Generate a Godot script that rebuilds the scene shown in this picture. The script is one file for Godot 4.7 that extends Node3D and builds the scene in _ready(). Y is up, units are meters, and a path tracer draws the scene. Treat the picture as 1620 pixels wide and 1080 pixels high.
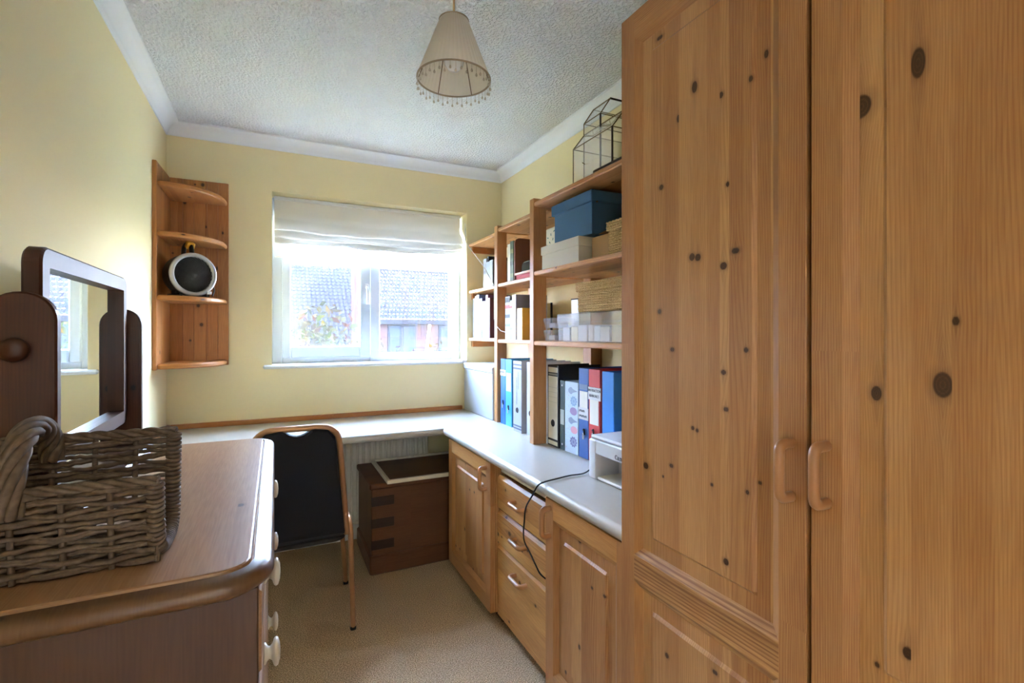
extends Node3D
# A small study: pine fitted furniture, desk under a window. y up, metres. D is the distance from the photographer's wall side: z = -D.

var M := {}
var taken := {}
var T := {}

func _ready() -> void:
	# ---- camera
	var cam := Camera3D.new()
	cam.name = "camera"
	cam.position = Vector3(0, 1.25, 0)
	cam.rotation.y = -atan(376.0 / 778.0)
	cam.projection = Camera3D.PROJECTION_FRUSTUM
	cam.near = 0.05
	cam.far = 200.0
	cam.size = 0.05 * 1080.0 / 778.0
	cam.frustum_offset = Vector2(0, -0.05 * 14.0 / 778.0)
	add_child(cam)
	cam.current = true
	# ---- sky, exposure
	var sm := ProceduralSkyMaterial.new()
	sm.sky_top_color = Color(0.62, 0.76, 0.97)
	sm.sky_horizon_color = Color(0.93, 0.96, 1.0)
	sm.ground_bottom_color = Color(0.42, 0.42, 0.36)
	sm.ground_horizon_color = Color(0.7, 0.7, 0.66)
	sm.sky_energy_multiplier = 1.0
	sm.sun_angle_max = 1.0
	var sky := Sky.new()
	sky.sky_material = sm
	var env := Environment.new()
	env.background_mode = Environment.BG_SKY
	env.sky = sky
	env.background_energy_multiplier = 7.0
	env.tonemap_mode = Environment.TONE_MAPPER_LINEAR
	env.tonemap_exposure = 16.5
	env.sdfgi_enabled = true
	env.ssao_enabled = true
	env.ssil_enabled = true
	var we := WorldEnvironment.new()
	we.name = "environment"
	we.environment = env
	add_child(we)
	# ---- sun: high, beyond the window and to its left
	var sun := DirectionalLight3D.new()
	sun.name = "sun"
	sun.light_color = Color(1.0, 0.95, 0.86)
	sun.light_energy = 2.0
	sun.light_angular_distance = 0.6
	sun.shadow_enabled = true
	add_child(sun)
	sun.look_at_from_position(Vector3.ZERO, Vector3(0.80, -0.52, 0.11), Vector3.UP)
	# ---- the place
	make_textures()
	make_materials()
	room()
	window()
	outside()
	wardrobe()
	base_units()
	shelving()
	corner_shelf()
	chest()
	toilet_mirror()
	chair()
	trunk()
	pendant()
	shelf_things()
	files()
	books()
	fan_heater()
	basket()
	printer()
	terrarium()

# ------------------------------------------------------------------ nodes
func V(x: float, y: float, d: float) -> Vector3:
	return Vector3(x, y, -d)

func numbered(n: String) -> String:
	if not taken.has(n):
		taken[n] = 0
		return n
	taken[n] += 1
	return "%s_%03d" % [n, taken[n]]

func thing(called: String, label: String, category: String, at := Vector3.ZERO, turn := 0.0, group := "") -> Node3D:
	var o := Node3D.new()
	o.name = numbered(called)
	add_child(o)
	o.position = at
	o.rotation.y = turn
	o.set_meta("label", label)
	o.set_meta("category", category)
	if group != "":
		o.set_meta("group", group)
	return o

func part(parent: Node, called: String, st: SurfaceTool, m: Material, label := "") -> MeshInstance3D:
	var o := MeshInstance3D.new()
	o.name = called
	o.mesh = st.commit()
	o.material_override = m
	o.cast_shadow = GeometryInstance3D.SHADOW_CASTING_SETTING_ON
	if label != "":
		o.set_meta("label", label)
	parent.add_child(o, true)
	return o

# a part whose shape is given in room coordinates, under an unturned thing or one of its parts
func wpart(parent: Node3D, called: String, st: SurfaceTool, m: Material, label := "") -> MeshInstance3D:
	var o := part(parent, called, st, m, label)
	if parent.get_parent() == self:
		o.position = -parent.position
	return o

func single(called: String, st: SurfaceTool, m: Material, label: String, category: String, group := "") -> MeshInstance3D:
	var o := part(self, numbered(called), st, m, label)
	o.set_meta("category", category)
	if group != "":
		o.set_meta("group", group)
	return o

func struct(called: String, st: SurfaceTool, m: Material, label := "") -> MeshInstance3D:
	var o := part(self, called, st, m, label)
	o.set_meta("kind", "structure")
	return o

# ------------------------------------------------------------------ shapes
func S() -> SurfaceTool:
	var st := SurfaceTool.new()
	st.begin(Mesh.PRIMITIVE_TRIANGLES)
	return st

func vtx(st: SurfaceTool, p: Vector3, n: Vector3, uv: Vector2) -> void:
	st.set_normal(n)
	st.set_uv(uv)
	st.add_vertex(p)

func quadn(st: SurfaceTool, a: Vector3, b: Vector3, c: Vector3, d: Vector3, na: Vector3, nb: Vector3, nc: Vector3, nd: Vector3, ua := Vector2.ZERO, ub := Vector2.ZERO, uc := Vector2.ZERO, ud := Vector2.ZERO) -> void:
	var f := (c - a).cross(d - b)
	if f.dot(na + nb + nc + nd) > 0:
		vtx(st, a, na, ua); vtx(st, c, nc, uc); vtx(st, b, nb, ub)
		vtx(st, a, na, ua); vtx(st, d, nd, ud); vtx(st, c, nc, uc)
	else:
		vtx(st, a, na, ua); vtx(st, b, nb, ub); vtx(st, c, nc, uc)
		vtx(st, a, na, ua); vtx(st, c, nc, uc); vtx(st, d, nd, ud)

func quad(st: SurfaceTool, a: Vector3, b: Vector3, c: Vector3, d: Vector3, n: Vector3, ua := Vector2.ZERO, ub := Vector2.ZERO, uc := Vector2.ZERO, ud := Vector2.ZERO) -> void:
	quadn(st, a, b, c, d, n, n, n, n, ua, ub, uc, ud)

func trin(st: SurfaceTool, a: Vector3, b: Vector3, c: Vector3, n: Vector3, ua := Vector2.ZERO, ub := Vector2.ZERO, uc := Vector2.ZERO) -> void:
	if (b - a).cross(c - a).dot(n) > 0:
		vtx(st, a, n, ua); vtx(st, c, n, uc); vtx(st, b, n, ub)
	else:
		vtx(st, a, n, ua); vtx(st, b, n, ub); vtx(st, c, n, uc)

func face_uv(p: Vector3, n: int, g: int, off: Vector2) -> Vector2:
	var al: int = g if n != g else (n + 1) % 3
	var ac: int = 3 - n - al
	return Vector2(p[ac], p[al]) + off

# chamfered box, centre c, size s, chamfer b, grain axis g (0 x, 1 y, 2 z), uv in metres
func cbox(st: SurfaceTool, c: Vector3, s: Vector3, b := 0.002, g := 1, off := Vector2.ZERO, R := Basis()) -> void:
	var h := s * 0.5
	b = minf(b, minf(h.x, minf(h.y, h.z)) * 0.8)
	for n in 3:
		var i: int = (n + 1) % 3
		var j: int = (n + 2) % 3
		for sg in [-1.0, 1.0]:
			var q := []
			for k in [[-1.0, -1.0], [1.0, -1.0], [1.0, 1.0], [-1.0, 1.0]]:
				var p := Vector3.ZERO
				p[n] = sg * h[n]
				p[i] = k[0] * (h[i] - b)
				p[j] = k[1] * (h[j] - b)
				q.append(p)
			var nn := Vector3.ZERO
			nn[n] = sg
			quad(st, c + R * q[0], c + R * q[1], c + R * q[2], c + R * q[3], R * nn, face_uv(q[0], n, g, off), face_uv(q[1], n, g, off), face_uv(q[2], n, g, off), face_uv(q[3], n, g, off))
	if b <= 0.0:
		return
	for e in 3:
		var i: int = (e + 1) % 3
		var j: int = (e + 2) % 3
		for si in [-1.0, 1.0]:
			for sj in [-1.0, 1.0]:
				var q := []
				for k in [[-1.0, 0], [1.0, 0], [1.0, 1], [-1.0, 1]]:
					var p := Vector3.ZERO
					p[e] = k[0] * (h[e] - b)
					p[i] = si * (h[i] - (0.0 if k[1] == 0 else b))
					p[j] = sj * (h[j] - (b if k[1] == 0 else 0.0))
					q.append(p)
				var nn := Vector3.ZERO
				nn[i] = si
				nn[j] = sj
				nn = nn.normalized()
				var fn: int = i if i != g else j
				quad(st, c + R * q[0], c + R * q[1], c + R * q[2], c + R * q[3], R * nn, face_uv(q[0], fn, g, off), face_uv(q[1], fn, g, off), face_uv(q[2], fn, g, off), face_uv(q[3], fn, g, off))
	for sx in [-1.0, 1.0]:
		for sy in [-1.0, 1.0]:
			for sz in [-1.0, 1.0]:
				var a := Vector3(sx * h.x, sy * (h.y - b), sz * (h.z - b))
				var b2 := Vector3(sx * (h.x - b), sy * h.y, sz * (h.z - b))
				var c2 := Vector3(sx * (h.x - b), sy * (h.y - b), sz * h.z)
				trin(st, c + R * a, c + R * b2, c + R * c2, R * Vector3(sx, sy, sz).normalized())

# box from room extents: x0..x1, y0..y1, distance d0..d1
func rb(st: SurfaceTool, x0: float, x1: float, y0: float, y1: float, d0: float, d1: float, b := 0.002, g := 1, off := Vector2.ZERO) -> void:
	cbox(st, V((x0 + x1) / 2, (y0 + y1) / 2, (d0 + d1) / 2), Vector3(absf(x1 - x0), absf(y1 - y0), absf(d1 - d0)), b, g, off)

func box(x0: float, x1: float, y0: float, y1: float, d0: float, d1: float, b := 0.002, g := 1, off := Vector2.ZERO) -> SurfaceTool:
	var st := S()
	rb(st, x0, x1, y0, y1, d0, d1, b, g, off)
	return st

# smooth surface through rows of points
func grid(st: SurfaceTool, rows: Array, wrap := false, flip := false, us := 1.0, vs := 1.0) -> void:
	var nr := rows.size()
	var nc: int = rows[0].size()
	var nm := []
	for i in nr:
		var line := PackedVector3Array()
		for j in nc:
			var a: Vector3 = rows[maxi(i - 1, 0)][j]
			var b: Vector3 = rows[mini(i + 1, nr - 1)][j]
			var c: Vector3 = rows[i][(j - 1 + nc) % nc if wrap else maxi(j - 1, 0)]
			var d: Vector3 = rows[i][(j + 1) % nc if wrap else mini(j + 1, nc - 1)]
			var n := (b - a).cross(d - c).normalized()
			line.append(-n if flip else n)
		nm.append(line)
	for i in nr - 1:
		for j in (nc if wrap else nc - 1):
			var k: int = (j + 1) % nc
			quadn(st, rows[i][j], rows[i][k], rows[i + 1][k], rows[i + 1][j], nm[i][j], nm[i][k], nm[i + 1][k], nm[i + 1][j], Vector2(j * us, i * vs), Vector2((j + 1) * us, i * vs), Vector2((j + 1) * us, (i + 1) * vs), Vector2(j * us, (i + 1) * vs))

# turned shape: profile of (radius, height along axis y of R)
func lathe(st: SurfaceTool, c: Vector3, prof: Array, seg := 20, R := Basis()) -> void:
	var rows := []
	for p in prof:
		var line := PackedVector3Array()
		for j in seg:
			var a := TAU * j / seg
			line.append(c + R * Vector3(cos(a) * p[0], p[1], sin(a) * p[0]))
		rows.append(line)
	# normals must point away from the axis
	var nr := rows.size()
	for i in nr - 1:
		for j in seg:
			var k := (j + 1) % seg
			var q := []
			for ij in [[i, j], [i, k], [i + 1, k], [i + 1, j]]:
				var pi: int = ij[0]
				var a: float = TAU * ij[1] / seg
				var d0: Vector2 = Vector2(prof[pi][0] - prof[maxi(pi - 1, 0)][0], prof[pi][1] - prof[maxi(pi - 1, 0)][1])
				var d1: Vector2 = Vector2(prof[mini(pi + 1, nr - 1)][0] - prof[pi][0], prof[mini(pi + 1, nr - 1)][1] - prof[pi][1])
				var t := d0.normalized() + d1.normalized()
				if t.length() < 0.3:
					t = Vector2(prof[i + 1][0] - prof[i][0], prof[i + 1][1] - prof[i][1])
				t = t.normalized()
				q.append(R * Vector3(cos(a) * t.y, -t.x, sin(a) * t.y))
			quadn(st, rows[i][j], rows[i][k], rows[i + 1][k], rows[i + 1][j], q[0], q[1], q[2], q[3])

# round bar along a path, radius r (or one per point), optional flattening
func tube(st: SurfaceTool, path: Array, r, sides := 8, closed := false, rx := 1.0, up0 := Vector3.ZERO) -> void:
	var n := path.size()
	var rows := []
	var nms := []
	var up := up0
	for i in n:
		var a: Vector3 = path[(i - 1 + n) % n if closed else maxi(i - 1, 0)]
		var b: Vector3 = path[(i + 1) % n if closed else mini(i + 1, n - 1)]
		var t := (b - a).normalized()
		if up == Vector3.ZERO:
			up = Vector3.UP if absf(t.y) < 0.9 else Vector3.RIGHT
		var s := t.cross(up).normalized()
		up = s.cross(t).normalized()
		var rad: float = r[i] if r is Array else r
		var line := PackedVector3Array()
		var nl := PackedVector3Array()
		for j in sides:
			var an := TAU * (j + 0.5) / sides
			line.append(path[i] + (s * cos(an) * rx + up * sin(an)) * rad)
			nl.append((s * cos(an) / rx + up * sin(an)).normalized())
		rows.append(line)
		nms.append(nl)
	for i in (n if closed else n - 1):
		var k := (i + 1) % n
		for j in sides:
			var l := (j + 1) % sides
			quadn(st, rows[i][j], rows[i][l], rows[k][l], rows[k][j], nms[i][j], nms[i][l], nms[k][l], nms[k][j], Vector2(float(j) / sides * 0.06, i * 0.02), Vector2(float(j + 1) / sides * 0.06, i * 0.02), Vector2(float(j + 1) / sides * 0.06, (i + 1) * 0.02), Vector2(float(j) / sides * 0.06, (i + 1) * 0.02))
	if not closed:
		for e in [0, n - 1]:
			var dir: Vector3 = (path[0] - path[1]) if e == 0 else (path[n - 1] - path[n - 2])
			for j in range(1, sides - 1):
				trin(st, rows[e][0], rows[e][j], rows[e][j + 1], dir.normalized())

func rounded(path: Array, rad: float, steps := 5) -> Array:
	var out := [path[0]]
	for i in range(1, path.size() - 1):
		var p: Vector3 = path[i]
		var a: Vector3 = path[i - 1] - p
		var b: Vector3 = path[i + 1] - p
		var r := minf(rad, minf(a.length(), b.length()) * 0.49)
		var s := p + a.normalized() * r
		var e := p + b.normalized() * r
		for k in steps + 1:
			var t := float(k) / steps
			out.append(s.lerp(p, t).lerp(p.lerp(e, t), t))
	out.append(path[path.size() - 1])
	return out

# straight prism: 2D outline in the ex/ey plane at o, pushed along ez by depth, edges broken by bev
func prism(st: SurfaceTool, poly: PackedVector2Array, o: Vector3, ex: Vector3, ey: Vector3, ez: Vector3, depth: float, bev := 0.0, uvo := Vector2.ZERO, smooth := false, swap := false) -> void:
	var n := poly.size()
	var area := 0.0
	for i in n:
		area += poly[i].cross(poly[(i + 1) % n])
	if area < 0:
		poly.reverse()
	var ins := PackedVector2Array()
	var nor := []
	for i in n:
		var a := (poly[i] - poly[(i - 1 + n) % n]).normalized()
		var b := (poly[(i + 1) % n] - poly[i]).normalized()
		var na := Vector2(a.y, -a.x)
		var nb := Vector2(b.y, -b.x)
		var m := (na + nb).normalized()
		nor.append(m)
		ins.append(poly[i] - m * bev / maxf(0.5, m.dot(na)))
	var tri := Geometry2D.triangulate_polygon(ins)
	for side in 2:
		var z := ez * (0.0 if side == 0 else depth)
		var nn := -ez if side == 0 else ez
		for t in range(0, tri.size(), 3):
			var q := []
			for k in 3:
				q.append(ins[tri[t + k]])
			trin(st, o + ex * q[0].x + ey * q[0].y + z, o + ex * q[1].x + ey * q[1].y + z, o + ex * q[2].x + ey * q[2].y + z, nn, (Vector2(q[0].y, q[0].x) if swap else q[0]) + uvo, (Vector2(q[1].y, q[1].x) if swap else q[1]) + uvo, (Vector2(q[2].y, q[2].x) if swap else q[2]) + uvo)
	var run := 0.0
	for i in n:
		var k := (i + 1) % n
		var e := poly[k] - poly[i]
		var fn := Vector2(e.y, -e.x).normalized()
		var n0: Vector2 = nor[i] if smooth else fn
		var n1: Vector2 = nor[k] if smooth else fn
		var N0 := ex * n0.x + ey * n0.y
		var N1 := ex * n1.x + ey * n1.y
		var a := o + ex * poly[i].x + ey * poly[i].y
		var b := o + ex * poly[k].x + ey * poly[k].y
		quadn(st, a + ez * bev, b + ez * bev, b + ez * (depth - bev), a + ez * (depth - bev), N0, N1, N1, N0, Vector2(0, run) + uvo, Vector2(0, run + e.length()) + uvo, Vector2(depth, run + e.length()) + uvo, Vector2(depth, run) + uvo)
		if bev > 0:
			var ai := o + ex * ins[i].x + ey * ins[i].y
			var bi := o + ex * ins[k].x + ey * ins[k].y
			quadn(st, ai, bi, b + ez * bev, a + ez * bev, (N0 - ez).normalized(), (N1 - ez).normalized(), (N1 - ez).normalized(), (N0 - ez).normalized(), uvo, uvo, uvo, uvo)
			quadn(st, ai + ez * depth, bi + ez * depth, b + ez * (depth - bev), a + ez * (depth - bev), (N0 + ez).normalized(), (N1 + ez).normalized(), (N1 + ez).normalized(), (N0 + ez).normalized(), uvo, uvo, uvo, uvo)
		run += e.length()

# profile swept along a level path with mitred corners; profile x goes to the left of travel, y up
func sweep(st: SurfaceTool, prof: Array, path: Array, smooth := false) -> void:
	var rows := []
	var pn := prof.size()
	for i in path.size():
		var t0: Vector3 = (path[i] - path[maxi(i - 1, 0)]).normalized() if i > 0 else (path[1] - path[0]).normalized()
		var t1: Vector3 = (path[i + 1] - path[i]).normalized() if i < path.size() - 1 else t0
		var s0 := Vector3.UP.cross(t0)
		var s1 := Vector3.UP.cross(t1)
		var m := (s0 + s1).normalized()
		m /= m.dot(s0)
		var line := []
		for p in prof:
			line.append(path[i] + m * p[0] + Vector3.UP * p[1])
		rows.append(line)
	var run := 0.0
	for i in path.size() - 1:
		var t: Vector3 = (path[i + 1] - path[i]).normalized()
		var s := Vector3.UP.cross(t)
		var ln: float = (path[i + 1] - path[i]).length()
		var across := 0.0
		for j in pn - 1:
			var nn := []
			for k in [j, j + 1]:
				var e := Vector2(prof[j + 1][0] - prof[j][0], prof[j + 1][1] - prof[j][1]).normalized()
				if smooth:
					var e0 := Vector2(prof[k][0] - prof[maxi(k - 1, 0)][0], prof[k][1] - prof[maxi(k - 1, 0)][1]).normalized()
					var e1 := Vector2(prof[mini(k + 1, pn - 1)][0] - prof[k][0], prof[mini(k + 1, pn - 1)][1] - prof[k][1]).normalized()
					if e0.dot(e1) > 0.5 or k == 0 or k == pn - 1:
						e = (e0 + e1).normalized()
				nn.append(s * e.y - Vector3.UP * e.x)
			var w := Vector2(prof[j + 1][0] - prof[j][0], prof[j + 1][1] - prof[j][1]).length()
			quadn(st, rows[i][j], rows[i][j + 1], rows[i + 1][j + 1], rows[i + 1][j], nn[0], nn[1], nn[1], nn[0], Vector2(across, run), Vector2(across + w, run), Vector2(across + w, run + ln), Vector2(across, run + ln))
			across += w
		run += ln

func round_rect(x0: float, y0: float, x1: float, y1: float, r: Array, steps := 6) -> PackedVector2Array:
	# r: radius at (x0,y0), (x1,y0), (x1,y1), (x0,y1)
	var out := PackedVector2Array()
	var cs := [[x0, y0, 1, 1, PI], [x1, y0, -1, 1, 1.5 * PI], [x1, y1, -1, -1, 0.0], [x0, y1, 1, -1, 0.5 * PI]]
	for i in 4:
		var c = cs[i]
		var rad: float = maxf(r[i], 0.0001)
		for k in steps + 1:
			var a: float = c[4] + 0.5 * PI * k / steps
			out.append(Vector2(c[0] + c[2] * rad + cos(a) * rad, c[1] + c[3] * rad + sin(a) * rad))
	return out

func text(parent: Node3D, called: String, words: String, size: float, pos: Vector3, R: Basis, m: Material, serif := false) -> void:
	var tm := TextMesh.new()
	var f := SystemFont.new()
	f.font_names = PackedStringArray(["Droid Serif" if serif else "Droid Sans"])
	f.font_weight = 700 if serif else 400
	tm.font = f
	tm.text = words
	tm.font_size = 32
	tm.pixel_size = size / 32.0
	tm.depth = 0.0006
	var o := MeshInstance3D.new()
	o.name = called
	o.mesh = tm
	o.material_override = m
	o.transform = Transform3D(R, pos)
	if parent.get_parent() == self:
		o.position -= parent.position
	parent.add_child(o, true)

# facing the room's left (-x): letters read along +z... towards the viewer
func facing_left() -> Basis:
	return Basis(Vector3(0, 0, 1), Vector3(0, 1, 0), Vector3(-1, 0, 0))

# ------------------------------------------------------------------ textures and materials
func pine_tex(w: int, h: int, W: float, H: float, seed: int, bounds: Array, knots: Array, light: Color, dark: Color, contrast := 0.5, flo := 90.0, fhi := 290.0) -> ImageTexture:
	var nz := FastNoiseLite.new()
	nz.seed = seed
	nz.noise_type = FastNoiseLite.TYPE_SIMPLEX
	nz.frequency = 1.0
	nz.fractal_type = FastNoiseLite.FRACTAL_NONE
	var rng := RandomNumberGenerator.new()
	rng.seed = seed
	var ns := bounds.size() - 1
	var fr := []
	var wb := []
	var tone := []
	var byst := []
	for i in ns:
		fr.append(rng.randf_range(flo, fhi))
		wb.append(rng.randf_range(0.5, 2.2))
		tone.append(rng.randf_range(-0.18, 0.34))
		byst.append([])
	var col := PackedInt32Array()
	for x in w:
		var xm := (x + 0.5) / w * W
		var id := 0
		for i in ns:
			if xm >= bounds[i]:
				id = i
		col.append(id)
	for k in knots:
		for i in ns:
			if k[0] >= bounds[i] and k[0] < bounds[i + 1]:
				byst[i].append(k)
	var data := PackedByteArray()
	data.resize(w * h * 3)
	var kc := Color(0.25, 0.15, 0.09)
	var at := 0
	for y in h:
		var ym := (y + 0.5) / h * H
		var act := []
		for i in ns:
			var l := []
			for k in byst[i]:
				var dy: float = ym - k[1]
				if absf(dy) < k[3] * 9.0:
					l.append([k[0], k[2], dy / k[3], exp(-pow(dy / (k[3] * 3.5), 2.0))])
			act.append(l)
		for x in w:
			var xm := (x + 0.5) / w * W
			var id := col[x]
			var xw := xm
			var dk := 0.0
			for k in act[id]:
				var dx: float = xm - k[0]
				var rx: float = k[1]
				xw -= signf(dx) * rx * k[3] * exp(-absf(dx) / (rx * 2.2))
				var q: float = sqrt(dx * dx / (rx * rx) + k[2] * k[2])
				q *= 1.12
				dk = maxf(dk, 0.22 * exp(-dx * dx / (rx * rx) * 2.5) * exp(-absf(k[2]) / 3.5))
				if q < 2.2:
					dk = maxf(dk, clampf((1.15 - q) * 5.0, 0.0, 1.0) * (0.75 + 0.25 * sin(q * 16.0)) + clampf((2.2 - q) * 0.22, 0.0, 0.24))
			var lo := nz.get_noise_2d(xm * 9.0 + id * 31.7, ym * 0.9 + id * 17.3)
			var g := 0.5 + 0.5 * sin(TAU * (xw * fr[id] + lo * wb[id] + 0.5 * sin(ym * 3.0 + id) * wb[id] * cos((xm - bounds[id]) * 55.0)))
			g = g * g * (0.55 + 0.45 * g)
			var fi := nz.get_noise_2d(xm * 1100.0, ym * 11.0 + id * 5.0)
			var t := clampf(0.22 + tone[id] + g * contrast + fi * 0.16 + lo * 0.14, 0.0, 1.2)
			var r := light.r + (dark.r - light.r) * t
			var gg := light.g + (dark.g - light.g) * t
			var b := light.b + (dark.b - light.b) * t
			dk = clampf(dk, 0.0, 0.9)
			data[at] = int(clampf(r + (kc.r - r) * dk, 0, 1) * 255)
			data[at + 1] = int(clampf(gg + (kc.g - gg) * dk, 0, 1) * 255)
			data[at + 2] = int(clampf(b + (kc.b - b) * dk, 0, 1) * 255)
			at += 3
	return ImageTexture.create_from_image(Image.create_from_data(w, h, false, Image.FORMAT_RGB8, data))

func cut(W: float, seed: int, lo: float, hi: float) -> Array:
	var rng := RandomNumberGenerator.new()
	rng.seed = seed
	var b := [0.0]
	while b[-1] < W - hi:
		b.append(b[-1] + rng.randf_range(lo, hi))
	b.append(W + 0.01)
	return b

func some_knots(n: int, W: float, H: float, seed: int) -> Array:
	var rng := RandomNumberGenerator.new()
	rng.seed = seed
	var k := []
	for i in n:
		var r := rng.randf_range(0.0035, 0.008)
		k.append([rng.randf() * W, rng.randf() * H, r, r * rng.randf_range(0.8, 1.6)])
	return k

func noise_tex(kind: int, freq: float, size: int, seed: int, a: Color, b: Color, oct := 3, lo := 0.0, hi := 1.0) -> ImageTexture:
	var nz := FastNoiseLite.new()
	nz.seed = seed
	nz.noise_type = kind
	nz.frequency = freq
	nz.fractal_octaves = oct
	if kind == FastNoiseLite.TYPE_CELLULAR:
		nz.fractal_type = FastNoiseLite.FRACTAL_NONE
	var im := nz.get_seamless_image(size, size)
	im.convert(Image.FORMAT_L8)
	var src := im.get_data()
	var data := PackedByteArray()
	data.resize(size * size * 3)
	for i in size * size:
		var t := clampf((src[i] / 255.0 - lo) / (hi - lo), 0.0, 1.0)
		data[i * 3] = int((a.r + (b.r - a.r) * t) * 255)
		data[i * 3 + 1] = int((a.g + (b.g - a.g) * t) * 255)
		data[i * 3 + 2] = int((a.b + (b.b - a.b) * t) * 255)
	return ImageTexture.create_from_image(Image.create_from_data(size, size, false, Image.FORMAT_RGB8, data))

const DOOR_A_STAVES := [0.957, 0.915, 0.864, 0.819, 0.74, 0.708, 0.685, 0.652, 0.60, 0.575]
const DOOR_B_STAVES := [0.463, 0.416, 0.378, 0.332, 0.289, 0.23, 0.17, 0.11, 0.06]

func make_textures() -> void:
	var light := Color(0.845, 0.65, 0.425)
	var dark := Color(0.655, 0.43, 0.245)
	var ka := [[0.774, 1.773, 0.0075, 0.0128], [0.705, 1.726, 0.0055, 0.0061], [0.821, 1.724, 0.0045, 0.0087], [0.874, 1.586, 0.007, 0.0061], [0.689, 1.543, 0.0045, 0.0048], [0.781, 1.412, 0.008, 0.0081], [0.765, 1.409, 0.008, 0.008], [0.699, 1.383, 0.0085, 0.0077], [0.671, 1.409, 0.009, 0.0057], [0.637, 1.727, 0.004, 0.0064], [0.88, 1.299, 0.006, 0.0062], [0.839, 1.212, 0.0065, 0.0053], [0.647, 1.217, 0.0055, 0.0046], [0.699, 1.171, 0.0065, 0.0048], [0.693, 1.098, 0.006, 0.0048], [0.779, 1.046, 0.0045, 0.0044], [0.767, 1.043, 0.004, 0.0044], [0.934, 0.927, 0.009, 0.0081], [0.842, 0.95, 0.006, 0.0046], [0.868, 0.919, 0.003, 0.003], [0.728, 0.939, 0.0035, 0.0036], [0.644, 0.948, 0.004, 0.004], [0.622, 0.971, 0.004, 0.0039], [0.693, 0.796, 0.0065, 0.0067], [0.886, 1.94, 0.0095, 0.0047], [0.843, 1.971, 0.0035, 0.0046], [0.609, 1.761, 0.0045, 0.008], [0.72, 0.56, 0.0065, 0.0048], [0.856, 0.514, 0.006, 0.0058]]
	var kb := [[0.448, 1.597, 0.016, 0.0186], [0.370, 1.625, 0.009, 0.0223], [0.328, 1.265, 0.004, 0.006], [0.426, 1.159, 0.0075, 0.0114], [0.342, 1.18, 0.0115, 0.018], [0.382, 0.797, 0.007, 0.0091], [0.425, 0.753, 0.0035, 0.0045]]
	var shift := func(list: Array, d1: float) -> Array:
		var out := []
		for k in list:
			out.append([d1 - k[0], k[1], k[2], k[3]])
		return out
	var ba := []
	for d in DOOR_A_STAVES:
		ba.append(0.96 - d)
	ba[0] = 0.0
	var bb := []
	for d in DOOR_B_STAVES:
		bb.append(0.465 - d)
	bb[0] = 0.0
	T.door_a = pine_tex(440, 1050, 0.40, 2.1, 11, ba, shift.call(ka, 0.96), light, dark, 0.26)
	T.door_b = pine_tex(480, 1000, 0.42, 2.1, 29, bb, shift.call(kb, 0.465), light, dark, 0.28)
	T.gen = pine_tex(360, 1100, 0.5, 2.2, 5, cut(0.5, 3, 0.045, 0.085), some_knots(46, 0.5, 2.2, 8), light, dark, 0.36)
	T.edge = pine_tex(140, 700, 0.14, 1.4, 7, [0.0, 0.15], [], light, dark, 0.42, 240.0, 300.0)
	T.old = pine_tex(300, 600, 0.6, 1.2, 17, cut(0.6, 4, 0.14, 0.2), some_knots(3, 0.6, 1.2, 21), Color(0.80, 0.69, 0.56), Color(0.62, 0.48, 0.35), 0.18)
	T.carpet = noise_tex(FastNoiseLite.TYPE_SIMPLEX, 0.11, 512, 3, Color(0.58, 0.52, 0.44), Color(0.95, 0.90, 0.83), 4, 0.2, 0.8)
	T.artex = noise_tex(FastNoiseLite.TYPE_SIMPLEX, 0.045, 512, 9, Color.BLACK, Color.WHITE, 3, 0.3, 0.62)
	T.fine = noise_tex(FastNoiseLite.TYPE_SIMPLEX, 0.25, 256, 14, Color.BLACK, Color.WHITE, 3)
	T.speck = noise_tex(FastNoiseLite.TYPE_SIMPLEX, 0.2, 256, 4, Color(0.665, 0.645, 0.605), Color(0.80, 0.78, 0.745), 3, 0.2, 0.7)
	T.wicker = noise_tex(FastNoiseLite.TYPE_SIMPLEX, 0.06, 128, 6, Color(0.44, 0.38, 0.31), Color(0.60, 0.53, 0.45), 3, 0.2, 0.8)
	T.grass = noise_tex(FastNoiseLite.TYPE_SIMPLEX, 0.12, 128, 16, Color(0.74, 0.57, 0.35), Color(1.0, 0.93, 0.74), 2, 0.25, 0.7)
	T.rail = pine_tex(96, 420, 0.10, 0.9, 41, [0.0, 0.11], [[0.05, 0.28, 0.005, 0.02]], light, Color(0.50, 0.30, 0.15), 0.5, 60.0, 70.0)

func mat(c: Color, rough := 0.6, metal := 0.0, spec := 0.5) -> StandardMaterial3D:
	var m := StandardMaterial3D.new()
	m.albedo_color = c
	m.roughness = rough
	m.metallic = metal
	m.metallic_specular = spec
	return m

func wood(tex: String, W: float, H: float, tint := Color.WHITE, rough := 0.42, off := Vector3.ZERO) -> StandardMaterial3D:
	var m := mat(tint, rough)
	m.albedo_texture = T[tex]
	m.uv1_scale = Vector3(1.0 / W, 1.0 / H, 1)
	m.uv1_offset = off
	return m

func tri_tex(m: StandardMaterial3D, tex: String, size: float) -> StandardMaterial3D:
	m.albedo_texture = T[tex]
	m.uv1_triplanar = true
	m.uv1_world_triplanar = true
	m.uv1_scale = Vector3.ONE / size
	return m

func relief(m: StandardMaterial3D, tex: String, cm: float) -> StandardMaterial3D:
	m.heightmap_enabled = true
	m.heightmap_texture = T[tex]
	m.heightmap_scale = cm
	return m

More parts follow.
